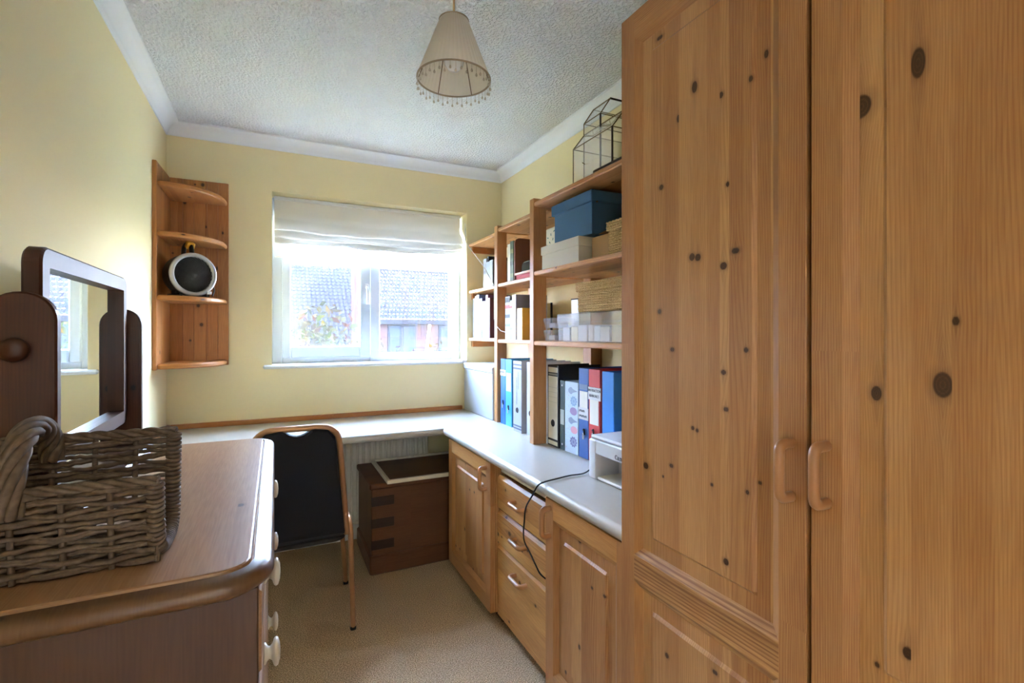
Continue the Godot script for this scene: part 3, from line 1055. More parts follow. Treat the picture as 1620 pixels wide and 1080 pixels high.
func wardrobe() -> void:
	var w := thing("wardrobe", "tall knotty pine wardrobe with two framed doors and wooden bow handles", "wardrobe", V(1.1, 0, 0.52))
	var x := 0.80
	wpart(w, "side_panel", box(x + 0.023, 1.40, 0.0, 2.04, 0.994, 1.012, 0.001), M.pine)
	wpart(w, "side_panel", box(x + 0.023, 1.40, 0.0, 2.04, 0.02, 0.038, 0.001), M.pine)
	wpart(w, "top_panel", box(x + 0.023, 1.40, 2.022, 2.04, 0.038, 0.994, 0.001, 2), M.pine)
	wpart(w, "back_panel", box(1.395, 1.405, 0.0, 2.04, 0.038, 0.994, 0.0), M.pine)
	wpart(w, "bottom_panel", box(x + 0.023, 1.395, 0.06, 0.078, 0.038, 0.994, 0.0, 2), M.pine)
	wpart(w, "partition", box(x + 0.024, 1.395, 0.078, 2.022, 0.511, 0.529, 0.0), M.plinth)
	panel_door(w, x, 0.526, 1.012, 0.062, 2.04, [0.672], [M.door_a, DOOR_A_STAVES], 0.552, 1.015, 3, M.pine_edge)
	panel_door(w, x, 0.028, 0.518, 0.062, 2.04, [0.66], [M.door_b, DOOR_B_STAVES], 0.492, 1.022, 4, M.pine_edge)

func strips(d0: float, d1: float, n: int, sd: int) -> Array:
	var rng := RandomNumberGenerator.new()
	rng.seed = sd
	var out := [d1]
	for i in range(1, n):
		out.append(lerpf(d1, d0, (i + rng.randf_range(-0.25, 0.25)) / n))
	out.append(d0)
	return out

func base_units() -> void:
	# cupboards
	for q in [[1.93, 2.485, "pine base cupboard in the desk corner, nearest the window", 1.975, 31], [1.02, 1.456, "pine base cupboard beside the tall wardrobe, right of the drawers", 1.425, 32]]:
		var d0: float = q[0]
		var d1: float = q[1]
		var c := thing("base_cupboard", q[2], "cupboard", V(1.1, 0, (d0 + d1) / 2), 0.0, "pine base cupboards")
		wpart(c, "side_panel", box(0.853, 1.40, 0.05, 0.698, d0, d0 + 0.018, 0.001, 1, Vector2(0.1, 0.5)), M.pine)
		wpart(c, "side_panel", box(0.853, 1.40, 0.05, 0.698, d1 - 0.018, d1, 0.001, 1, Vector2(0.2, 0.9)), M.pine)
		wpart(c, "bottom_panel", box(0.853, 1.40, 0.05, 0.068, d0 + 0.018, d1 - 0.018, 0.0, 2), M.pine)
		wpart(c, "back_panel", box(1.39, 1.40, 0.068, 0.698, d0 + 0.018, d1 - 0.018, 0.0), M.pine)
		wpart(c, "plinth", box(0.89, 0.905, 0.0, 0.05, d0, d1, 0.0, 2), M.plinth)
		panel_door(c, 0.83, d0, d1, 0.052, 0.692, [], [M.pine, strips(d0 + SW, d1 - SW, 6, q[4])], q[3], 0.618, q[4], M.pine_pale)
	# drawers
	var u := thing("drawer_unit", "stack of three knotty pine drawers between the base cupboards", "drawers", V(1.13, 0, 1.7))
	wpart(u, "side_panel", box(0.88, 1.40, 0.05, 0.698, 1.915, 1.929, 0.0), M.pine)
	wpart(u, "side_panel", box(0.86, 1.40, 0.03, 0.698, 1.458, 1.495, 0.0), M.stain)
	wpart(u, "top_rail", box(0.875, 0.895, 0.655, 0.695, 1.495, 1.915, 0.001, 2), M.cream)
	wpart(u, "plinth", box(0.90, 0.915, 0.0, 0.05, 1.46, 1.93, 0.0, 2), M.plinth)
	var ys := [[0.504, 0.6445, 0.578], [0.3526, 0.493, 0.435], [0.048, 0.347, 0.29]]
	for i in 3:
		var st := S()
		var y0: float = ys[i][0]
		var y1: float = ys[i][1]
		bar(st, PackedVector2Array([Vector2(y0, 0.002), Vector2(y0 + 0.002, 0), Vector2(y1 - 0.013, 0), Vector2(y1, 0.010), Vector2(y1, 0.02), Vector2(y0, 0.02)]), V(0.86, 0, 1.503), Vector3.UP, Vector3.RIGHT, Vector3(0, 0, -1), 0.417, Vector2(0.03 + 0.17 * i, 0.35 + 0.6 * i))
		rb(st, 0.88, 1.30, y0 + 0.01, y1 - 0.03, 1.515, 1.905, 0.0)
		var d := wpart(u, "drawer", st, M.pine_drawer)
		bow(d, V(0.86, ys[i][2], 1.70), Vector3(0, 0, 1))
	# worktop
	var w := thing("worktop", "pale speckled L-shaped worktop running along the window wall and over the pine cupboards", "worktop", V(0.9, 0.70, 2.5))
	var st := S()
	var r := 0.02
	rb(st, XL, 0.81 + r, 0.70, 0.74, 2.52 + r, DF, 0.0)
	rb(st, 0.81 + r, XR, 0.70, 0.74, 1.016, DF, 0.0)
	var prof := []
	for k in 9:
		var a := -0.5 * PI + PI * k / 8.0
		prof.append([-0.02 + 0.02 * cos(a), 0.02 * sin(a)])
	sweep_front(st, prof)
	wpart(w, "top", st, M.laminate)
	wpart(w, "upstand", box(XL + 0.018, 1.128, 0.74, 0.766, DF - 0.018, DF, 0.003, 0), M.pine_warm_edge, "pine strip along the wall")
	wpart(w, "upstand", box(XL, XL + 0.018, 0.74, 0.766, 2.52, DF, 0.003, 2), M.pine_warm_edge, "pine strip along the wall")
	wpart(w, "wall_batten", box(XL, XL + 0.03, 0.66, 0.70, 2.56, DF, 0.0, 2), M.plinth)
	# things on the worktop
	var b := thing("storage_box", "white lidded box on the worktop in the window corner", "box", V(1.25, 0.74, 2.85))
	wpart(b, "body", box(1.137, 1.36, 0.7405, 1.012, 2.61, 3.085, 0.004), M.box_white)
	wpart(b, "lid", box(1.131, 1.366, 1.012, 1.05, 2.604, 3.088, 0.006), M.box_white)
	# cable from the printer, over the edge
	var cb := S()
	var pts := [V(1.02, 0.757, 1.470), V(0.995, 0.746, 1.474), V(0.938, 0.7445, 1.478), V(0.878, 0.7445, 1.465), V(0.825, 0.7455, 1.45), V(0.800, 0.735, 1.455), V(0.792, 0.70, 1.475), V(0.80, 0.634, 1.542), V(0.805, 0.575, 1.565), V(0.808, 0.525, 1.577), V(0.812, 0.495, 1.575), V(0.812, 0.475, 1.538), V(0.812, 0.447, 1.490), V(0.820, 0.424, 1.474), V(0.845, 0.40, 1.468)]
	var cv := Curve3D.new()
	for i in pts.size():
		var tg: Vector3 = (pts[mini(i + 1, pts.size() - 1)] - pts[maxi(i - 1, 0)]) * 0.17
		cv.add_point(pts[i], -tg, tg)
	cv.bake_interval = 0.012
	var bp := []
	for p in cv.get_baked_points():
		bp.append(p)
	tube(cb, bp, 0.0028, 6)
	single("power_cable", cb, M.black, "black cable trailing from the printer over the worktop edge past the drawers", "cable")

func sweep_front(st: SurfaceTool, prof: Array) -> void:
	# bullnose: profile x measured towards the room
	var path := [V(XL, 0.72, 2.52 + 0.02), V(0.83, 0.72, 2.54), V(0.83, 0.72, 1.016)]
	var rows := []
	var nms := []
	var outs := [Vector3(0, 0, 1), Vector3(-1, 0, 1), Vector3(-1, 0, 0)]
	for i in 3:
		var line := []
		for p in prof:
			line.append(path[i] + outs[i] * (p[0] + 0.02) + Vector3.UP * p[1])
		rows.append(line)
	for i in 2:
		var o: Vector3 = Vector3(0, 0, 1) if i == 0 else Vector3(-1, 0, 0)
		for j in prof.size() - 1:
			var a0: float = -0.5 * PI + PI * j / 8.0
			var a1: float = -0.5 * PI + PI * (j + 1) / 8.0
			var n0 := o * cos(a0) + Vector3.UP * sin(a0)
			var n1 := o * cos(a1) + Vector3.UP * sin(a1)
			quadn(st, rows[i][j], rows[i][j + 1], rows[i + 1][j + 1], rows[i + 1][j], n0, n1, n1, n0)

# ------------------------------------------------------------------ open shelving on the worktop
func shelving() -> void:
	var s := thing("shelf_rack", "open pine shelf rack with square posts standing on the worktop", "shelves", V(1.25, 0.74, 2.0))
	for q in [[1.138, 1.198, 2.548, 2.588, 1.858], [1.061, 1.129, 1.971, 2.008, 1.862], [1.061, 1.129, 1.018, 1.05, 1.862]]:
		wpart(s, "post", box(q[0], q[1], 0.7405, q[4], q[2], q[3], 0.002, 1, Vector2(q[0], q[2])), M.pine_post)
		wpart(s, "rear_post", box(XR - 0.065, XR, 0.7405, q[4], q[2] - (0.03 if q[2] > 1.5 else 0.0), q[3], 0.002, 1, Vector2(q[0] + 0.1, q[2])), M.pine_post)
	for y in [1.822, 1.508, 1.192]:
		wpart(s, "shelf", box(1.062, XR, y, y + 0.02, 1.052, 1.970, 0.004, 2, Vector2(y, 0.3)), M.pine_shelf)
		wpart(s, "shelf", box(1.140, XR, y, y + 0.02, 2.010, 2.546, 0.004, 2, Vector2(y * 1.7, 0.9)), M.pine_shelf)
		wpart(s, "shelf", box(1.180, XR, y + 0.004, y + 0.024, 2.590, DF, 0.004, 2, Vector2(y * 2.3, 1.5)), M.pine_shelf)
		wpart(s, "wall_cleat", box(1.198, XR - 0.01, y - 0.036, y + 0.004, 3.085, DF, 0.002, 0), M.pine_warm_edge)

# ------------------------------------------------------------------ corner shelf
func corner_shelf() -> void:
	var s := thing("corner_shelf", "pine corner shelf unit with four curved shelves on the wall left of the window", "shelf", V(-0.40, 1.07, 3.0))
	var x1 := -0.225
	var d0 := 2.77
	# side against the left wall, swept top
	var poly := PackedVector2Array()
	poly.append(Vector2(d0, 1.075))
	poly.append(Vector2(DF, 1.075))
	for k in 13:
		var t := k / 12.0
		poly.append(Vector2(lerpf(DF, d0, t), 2.062 + 0.0 * t - 0.012 * smoothstep(0.0, 1.0, t) + 0.0))
	var st := S()
	prism(st, poly, Vector3(XL, 0, 0), Vector3(0, 0, -1), Vector3.UP, Vector3.RIGHT, 0.018, 0.002, Vector2(0.11, 0.2))
	wpart(s, "side_panel", st, M.pine_warm)
	# back against the window wall, in glued boards
	var xs := [-0.492, -0.435, -0.385, -0.325, -0.275, x1]
	for i in 5:
		wpart(s, "back_board", box(xs[i] + 0.0004, xs[i + 1] - 0.0004, 1.075, 2.062, DF - 0.018, DF, 0.001, 1, Vector2(0.06 + 0.085 * i, 0.15 + 0.37 * i)), M.pine_warm)
	for y in [1.938, 1.703, 1.402, 1.078]:
		var q := PackedVector2Array()
		q.append(Vector2(XL + 0.018, DF - 0.018))
		q.append(Vector2(XL + 0.018, d0 + 0.012))
		q.append(Vector2(XL + 0.03, d0 + 0.006))
		for k in range(0, 15):
			var a := 0.5 * PI * k / 14.0
			q.append(Vector2(-0.47 + 0.238 * sin(a), DF - 0.05 - 0.284 * cos(a)))
		q.append(Vector2(x1 - 0.007, DF - 0.018))
		var sh := S()
		prism(sh, q, Vector3(0, y, 0), Vector3.RIGHT, Vector3(0, 0, -1), Vector3.UP, 0.024, 0.006, Vector2(y, 0.3))
		wpart(s, "shelf", sh, M.pine_warm)

# ------------------------------------------------------------------ chest of drawers and what stands on it
func loft_outline(inset: float, y: float) -> PackedVector3Array:
	var r := 0.075
	var p := round_rect(-0.492 + inset, 0.80 + inset, 0.0 - inset, 1.875 - inset, [0.01, r - inset, r - inset, 0.01], 9)
	var out := PackedVector3Array()
	for q in p:
		out.append(V(q.x, y, q.y))
	return out

func knob(parent: Node3D, c: Vector3) -> void:
	var st := S()
	lathe(st, c, [[0.0, 0.0], [0.019, 0.0], [0.019, 0.003], [0.013, 0.006], [0.011, 0.010], [0.014, 0.014], [0.0235, 0.0175], [0.0258, 0.021], [0.0235, 0.025], [0.014, 0.028], [0.0, 0.029]], 20, Basis(Vector3(0, 0, 1), -PI / 2))
	part(parent, "knob", st, M.ivory, "ivory knob")

func chest() -> void:
	var c := thing("chest_of_drawers", "old waxed pine chest of drawers with rounded top and ivory knobs along the left wall", "chest", V(-0.25, 0, 1.335))
	var st := S()
	var rings := [[0.02, 0.862], [0.012, 0.866], [0.003, 0.872], [0.0, 0.879], [0.001, 0.886], [0.006, 0.892], [0.014, 0.8955], [0.028, 0.897]]
	var rows := []
	for q in rings:
		rows.append(loft_outline(q[0], q[1]))
	grid(st, rows, true, true)
	var top := wpart(c, "top_moulding", st, M.old_edge)
	# groove and flat
	st = S()
	rows = []
	for q in [[0.028, 0.897], [0.0295, 0.894], [0.0315, 0.894], [0.0335, 0.8985], [0.036, 0.900]]:
		rows.append(loft_outline(q[0], q[1]))
	for i in rows.size() - 1:
		var n: int = rows[0].size()
		for j in n:
			var k := (j + 1) % n
			var f: Vector3 = (rows[i + 1][k] - rows[i][j]).cross(rows[i + 1][j] - rows[i][k]).normalized()
			if f.y < 0:
				f = -f
			var uv := func(p: Vector3) -> Vector2: return Vector2(p.z, p.x)
			quad(st, rows[i][j], rows[i][k], rows[i + 1][k], rows[i + 1][j], f, uv.call(rows[i][j]), uv.call(rows[i][k]), uv.call(rows[i + 1][k]), uv.call(rows[i + 1][j]))
	var last: PackedVector3Array = rows[rows.size() - 1]
	var mid := V(-0.25, 0.900, 1.34)
	for j in last.size():
		var k := (j + 1) % last.size()
		trin(st, mid, last[j], last[k], Vector3.UP, Vector2(mid.x, mid.z), Vector2(last[j].x, last[j].z), Vector2(last[k].x, last[k].z))
	wpart(c, "top", st, M.old)
	# carcass
	wpart(c, "end_panel", box(-0.48, -0.022, 0.06, 0.864, 0.842, 0.862, 0.002, 1, Vector2(0.1, 0.2)), M.old_end_shaded)
	wpart(c, "end_panel", box(-0.48, -0.022, 0.06, 0.864, 1.81, 1.83, 0.002, 1, Vector2(0.3, 0.6)), M.old_end_shaded)
	wpart(c, "back_panel", box(-0.485, -0.475, 0.06, 0.864, 0.86, 1.81, 0.0), M.old)
	for y in [0.06, 0.224, 0.539, 0.699, 0.848]:
		wpart(c, "divider", box(-0.47, -0.022, y, y + 0.016, 0.862, 1.81, 0.001, 2), M.old_edge)
	for q in [[0.078, 0.222], [0.242, 0.537], [0.557, 0.697], [0.717, 0.846]]:
		var d := wpart(c, "drawer", box(-0.45, -0.018, q[0], q[1], 0.866, 1.806, 0.003, 2, Vector2(0.1, q[0])), M.old)
		for dd in [1.06, 1.62]:
			knob(d, V(-0.018, (q[0] + q[1]) / 2 + 0.005, dd))
	for dd in [0.88, 1.79]:
		for x in [-0.44, -0.07]:
			var f := S()
			lathe(f, V(x, 0.0, dd), [[0.0, 0.0], [0.028, 0.0], [0.036, 0.02], [0.036, 0.04], [0.026, 0.06], [0.0, 0.06]], 14)
			wpart(c, "foot", f, M.old_edge)

func toilet_mirror() -> void:
	# stands on the chest, turned a little towards the viewer
	var t := thing("dressing_mirror", "swing mirror in a dark pine frame between two rounded posts on the chest of drawers", "mirror", V(-0.337, 0.9, 1.418), deg_to_rad(1.2))
	var y := func(v: float) -> float: return v - 0.9
	for s in [-1.0, 1.0]:
		var poly := PackedVector2Array([Vector2(-0.094, 0.03), Vector2(0.0, 0.03)])
		for k in 17:
			var a := PI * k / 16.0
			poly.append(Vector2(-0.047 + 0.047 * cos(a), y.call(1.271) + 0.047 * sin(a)))
		var st := S()
		prism(st, poly, Vector3(0, 0, 0.338 if s > 0 else -0.338), Vector3.RIGHT, Vector3.UP, Vector3(0, 0, -s), 0.022, 0.003, Vector2(0.26, 0.4 + s * 0.3))
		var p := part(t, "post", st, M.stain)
		var k2 := S()
		lathe(k2, Vector3(-0.05, y.call(1.222), s * 0.338), [[0.0, -0.03], [0.009, -0.03], [0.009, 0.004], [0.016, 0.005], [0.020, 0.012], [0.0185, 0.020], [0.010, 0.024], [0.0, 0.025]], 20, Basis(Vector3.RIGHT, s * PI / 2))
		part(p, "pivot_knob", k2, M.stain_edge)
	var bp := S()
	cbox(bp, Vector3(-0.05, 0.016, 0), Vector3(0.15, 0.03, 0.70), 0.006, 2)
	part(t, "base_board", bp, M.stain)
	var y0: float = y.call(0.998)
	var y1: float = y.call(1.4017)
	# swing frame: outline with rounded corners, window cut by four bars
	var f := S()
	var w := 0.036
	var zo := 0.302
	var outer := round_rect(-zo, y0, zo, y1, [0.03, 0.03, 0.03, 0.03], 6)
	var inner := round_rect(-zo + w, y0 + w, zo - w, y1 - w, [0.004, 0.004, 0.004, 0.004], 6)
	var x0 := -0.058
	var x1 := -0.030
	var n := outer.size()
	for i in n:
		var k := (i + 1) % n
		var P := func(q: Vector2, x: float) -> Vector3: return Vector3(x, q.y, q.x)
		var bevel := 0.004
		var oi := outer[i].lerp(inner[i], bevel / w)
		var ok := outer[k].lerp(inner[k], bevel / w)
		for x in [x0, x1]:
			var nx := Vector3(-1 if x == x0 else 1, 0, 0)
			quad(f, P.call(oi, x), P.call(ok, x), P.call(inner[k], x), P.call(inner[i], x), nx, oi * 1.0, ok * 1.0, inner[k], inner[i])
		var ow := outer[k] - outer[i]
		var on := Vector2(ow.y, -ow.x).normalized()
		var N := Vector3(0, on.y, on.x)
		quad(f, P.call(outer[i], x0 + bevel), P.call(outer[k], x0 + bevel), P.call(outer[k], x1 - bevel), P.call(outer[i], x1 - bevel), N, Vector2(0, i * 0.01), Vector2(0, i * 0.01 + 0.01), Vector2(0.03, i * 0.01 + 0.01), Vector2(0.03, i * 0.01))
		quad(f, P.call(outer[i], x1 - bevel), P.call(outer[k], x1 - bevel), P.call(ok, x1), P.call(oi, x1), (N + Vector3.RIGHT).normalized())
		quad(f, P.call(outer[i], x0 + bevel), P.call(outer[k], x0 + bevel), P.call(ok, x0), P.call(oi, x0), (N - Vector3.RIGHT).normalized())
		var iw := inner[k] - inner[i]
		if iw.length() > 1e-5:
			var inn := Vector2(-iw.y, iw.x).normalized()
			quad(f, P.call(inner[i], x0), P.call(inner[k], x0), P.call(inner[k], x1), P.call(inner[i], x1), Vector3(0, inn.y, inn.x), Vector2(0, i * 0.01), Vector2(0, i * 0.01 + 0.01), Vector2(0.03, i * 0.01 + 0.01), Vector2(0.03, i * 0.01))
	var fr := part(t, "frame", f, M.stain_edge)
	var g := S()
	cbox(g, Vector3(-0.050, (y0 + y1) / 2, 0), Vector3(0.004, y1 - y0 - 2 * w + 0.004, 2 * (zo - w) + 0.004), 0.0)
	part(fr, "mirror_glass", g, M.mirror, "silvered glass")
	for s in [-1.0, 1.0]:
		var pin := S()
		tube(pin, [Vector3(-0.046, y.call(1.222), s * 0.300), Vector3(-0.046, y.call(1.222), s * 0.320)], 0.007, 8)
		part(t, "pivot_pin", pin, M.brass)

# ------------------------------------------------------------------ chair
func chair() -> void:
	var t := thing("stacking_chair", "black padded stacking chair with a copper coloured frame pushed under the desk", "chair", V(0.08, 0, 2.3))
	var cx := 0.08
	var fr := S()
	var path := [V(cx + 0.192, 0.415, 2.145), V(cx + 0.150, 0.878, 2.075), V(cx - 0.150, 0.878, 2.075), V(cx - 0.192, 0.415, 2.145)]
	tube(fr, rounded(path, 0.075, 8), 0.0125, 10)
	wpart(t, "back_frame", fr, M.copper)
	# back pad with a hand-hold dip at the top
	var poly := PackedVector2Array()
	var a := 0.0
	poly.append(Vector2(-0.183, 0.425))
	poly.append(Vector2(0.183, 0.425))
	poly.append(Vector2(0.147, 0.79))
	poly.append(Vector2(0.138, 0.845))
	poly.append(Vector2(0.112, 0.878))
	poly.append(Vector2(0.065, 0.886))
	for k in 9:
		var s := k / 8.0
		poly.append(Vector2(lerpf(0.052, -0.052, s), 0.885 - 0.026 * sin(PI * s)))
	poly.append(Vector2(-0.065, 0.886))
	poly.append(Vector2(-0.112, 0.878))
	poly.append(Vector2(-0.138, 0.845))
	poly.append(Vector2(-0.147, 0.79))
	var tilt := Vector3(0, 0.438, 0.0702).normalized()
	var st := S()
	var nz := Vector3.RIGHT.cross(tilt).normalized()
	prism(st, poly, V(cx, 0, 2.215 - 0.005) - nz * 0.018, Vector3.RIGHT, tilt, nz, 0.032, 0.008)
	wpart(t, "back_pad", st, M.navy)
	var seat := S()
	prism(seat, round_rect(cx - 0.205, 2.125, cx + 0.205, 2.56, [0.05, 0.05, 0.09, 0.09], 6), Vector3(0, 0.408, 0), Vector3.RIGHT, Vector3(0, 0, -1), Vector3.UP, 0.055, 0.02, Vector2.ZERO, true)
	wpart(t, "seat", seat, M.navy)
	var pan := S()
	prism(pan, round_rect(cx - 0.19, 2.135, cx + 0.19, 2.54, [0.05, 0.05, 0.08, 0.08], 6), Vector3(0, 0.390, 0), Vector3.RIGHT, Vector3(0, 0, -1), Vector3.UP, 0.018, 0.004)
	wpart(t, "seat_pan", pan, M.black)
	for s in [-1.0, 1.0]:
		var l := S()
		tube(l, rounded([V(cx + s * 0.195, 0.47, 2.40), V(cx + s * 0.206, 0.46, 2.19), V(cx + s * 0.208, 0.43, 2.155), V(cx + s * 0.219, 0.012, 2.158)], 0.03), 0.0115, 8)
		var leg := wpart(t, "leg", l, M.copper)
		part(leg, "foot_cap", box(cx + s * 0.219 - 0.012, cx + s * 0.219 + 0.012, 0.0, 0.016, 2.146, 2.170, 0.004), M.black)
		var l2 := S()
		tube(l2, rounded([V(cx + s * 0.198, 0.43, 2.20), V(cx + s * 0.205, 0.425, 2.50), V(cx + s * 0.24, 0.012, 2.565)], 0.04), 0.0115, 8)
		leg = wpart(t, "leg", l2, M.copper)
		part(leg, "foot_cap", box(cx + s * 0.24 - 0.012, cx + s * 0.24 + 0.012, 0.0, 0.016, 2.553, 2.577, 0.004), M.black)

# ------------------------------------------------------------------ trunk under the desk
func trunk() -> void:
	var t := thing("blanket_trunk", "old wooden trunk with dark dovetail straps under the desk", "trunk", V(0.73, 0, 2.83))
	var x0 := 0.452
	var x1 := 1.06
	var d0 := 2.598
	var d1 := 3.03
	wpart(t, "body", box(x0, x1, 0.02, 0.445, d0, d1, 0.003, 0, Vector2(0.2, 0.1)), M.trunk)
	var st := S()
	rb(st, x0 - 0.012, x1 + 0.012, 0.0, 0.098, d0 - 0.014, d1, 0.008, 0, Vector2(0.35, 0.4))
	wpart(t, "plinth", st, M.trunk)
	wpart(t, "lid", box(x0 - 0.012, x1 + 0.012, 0.440, 0.470, d0 - 0.016, d1, 0.006, 0, Vector2(0.5, 0.7)), M.trunk)
	for y in [0.375, 0.262, 0.150]:
		wpart(t, "strap", box(x0 - 0.001, x0 + 0.115, y - 0.024, y + 0.024, d0 - 0.0025, d0 + 0.01, 0.001, 0), M.trunk_dark)
	var f := thing("picture_frame", "pale thin picture frame lying flat on the wooden trunk", "picture frame", V(0.79, 0.47, 2.8))
	var px0 := 0.522
	var px1 := 1.04
	var pd0 := 2.552
	var pd1 := 3.02
	for q in [[px0, px1, pd0, pd0 + 0.018, 0], [px0, px1, pd1 - 0.018, pd1, 0], [px0, px0 + 0.018, pd0 + 0.018, pd1 - 0.018, 2], [px1 - 0.018, px1, pd0 + 0.018, pd1 - 0.018, 2]]:
		wpart(f, "frame_bar", box(q[0], q[1], 0.4705, 0.490, q[2], q[3], 0.002, q[4]), M.cream)
	wpart(f, "board", box(px0 + 0.016, px1 - 0.016, 0.4705, 0.478, pd0 + 0.016, pd1 - 0.016, 0.0, 0, Vector2(0.1, 0.1)), M.trunk)

# ------------------------------------------------------------------ pendant lamp
func pendant() -> void:
	var c := V(0.455, 0, 1.317)
	var t := thing("pendant_lamp", "cream pleated pendant lampshade with a bead fringe hanging from the ceiling", "lamp", c + Vector3(0, 1.96, 0))
	var yb := 1.962
	var yt := 2.126
	var rb_ := 0.102
	var rt := 0.040
	# pleated shade: slightly rippled cone with thickness
	var band := mat(Color8(176, 156, 126), 0.8)
	var rows := []
	for i in 9:
		var s := i / 8.0
		var line := PackedVector3Array()
		for j in 144:
			var a := TAU * j / 144.0
			var r: float = lerpf(rb_, rt, s) + 0.0013 * [1.0, -0.2, -1.0][j % 3] * (0.4 + 0.6 * (1.0 - s))
			line.append(c + Vector3(cos(a) * r, lerpf(yb, yt, s), sin(a) * r))
		rows.append(line)
	var st := S()
	grid(st, rows, true)
	var sh := wpart(t, "shade", st, M.shade)
	for q in [[yb, rb_], [yt, rt]]:
		var rim := S()
		var ring := []
		for j in 48:
			var a := TAU * j / 48.0
			ring.append(c + Vector3(cos(a) * q[1], q[0], sin(a) * q[1]))
		tube(rim, ring, 0.0026, 6, true)
		part(sh, "trim_band", rim, band)
	var dome := S()
	lathe(dome, c + Vector3(0, yt, 0), [[rt, 0.0], [rt * 0.7, 0.008], [rt * 0.3, 0.011], [0.006, 0.012]], 24)
	part(sh, "gathered_top", dome, M.shade)
	for j in 6:
		var a := TAU * (j + 0.35) / 6.0
		var w := S()
		var d := Vector3(cos(a), 0, sin(a))
		tube(w, [c + d * (rb_ - 0.003) + Vector3.UP * yb, c + d * (rt - 0.003) + Vector3.UP * yt], 0.0012, 5)
		part(sh, "wire_rib", w, M.brass)
	var rng := RandomNumberGenerator.new()
	rng.seed = 4
	var bead := mat(Color8(214, 200, 176), 0.2)
	for j in 44:
		var a := TAU * j / 44.0
		var ln := 0.014 if j % 2 == 0 else 0.022
		var p := c + Vector3(cos(a) * rb_, yb - 0.002, sin(a) * rb_)
		var b := S()
		tube(b, [p, p - Vector3(0, ln, 0)], 0.0006, 4)
		lathe(b, p - Vector3(0, ln + 0.008, 0), [[0.0, 0.0], [0.0026, 0.002], [0.003, 0.005], [0.0012, 0.009], [0.0, 0.0095]], 7)
		part(sh, "bead_drop", b, bead)
	var cord := S()
	tube(cord, [c + Vector3(0, 2.10, 0), c + Vector3(0, YC, 0)], 0.0032, 8)
	wpart(t, "cord", cord, mat(Color8(206, 176, 122), 0.5))
	var rose := S()
	lathe(rose, c + Vector3(0, YC - 0.035, 0), [[0.0, 0.0], [0.012, 0.0], [0.03, 0.015], [0.04, 0.035]], 20)
	wpart(t, "ceiling_rose", rose, M.white_plastic)
	var bulb := S()
	lathe(bulb, c + Vector3(0, 1.985, 0), [[0.0, 0.0], [0.016, 0.004], [0.026, 0.018], [0.029, 0.032], [0.025, 0.048], [0.016, 0.066], [0.013, 0.08], [0.0, 0.082]], 18)
	wpart(t, "bulb", bulb, mat(Color8(236, 234, 228), 0.25))
	var hold := S()
	lathe(hold, c + Vector3(0, 2.06, 0), [[0.0, 0.0], [0.018, 0.0], [0.018, 0.045], [0.01, 0.06], [0.0, 0.06]], 14)
	wpart(t, "lamp_holder", hold, M.white_plastic)

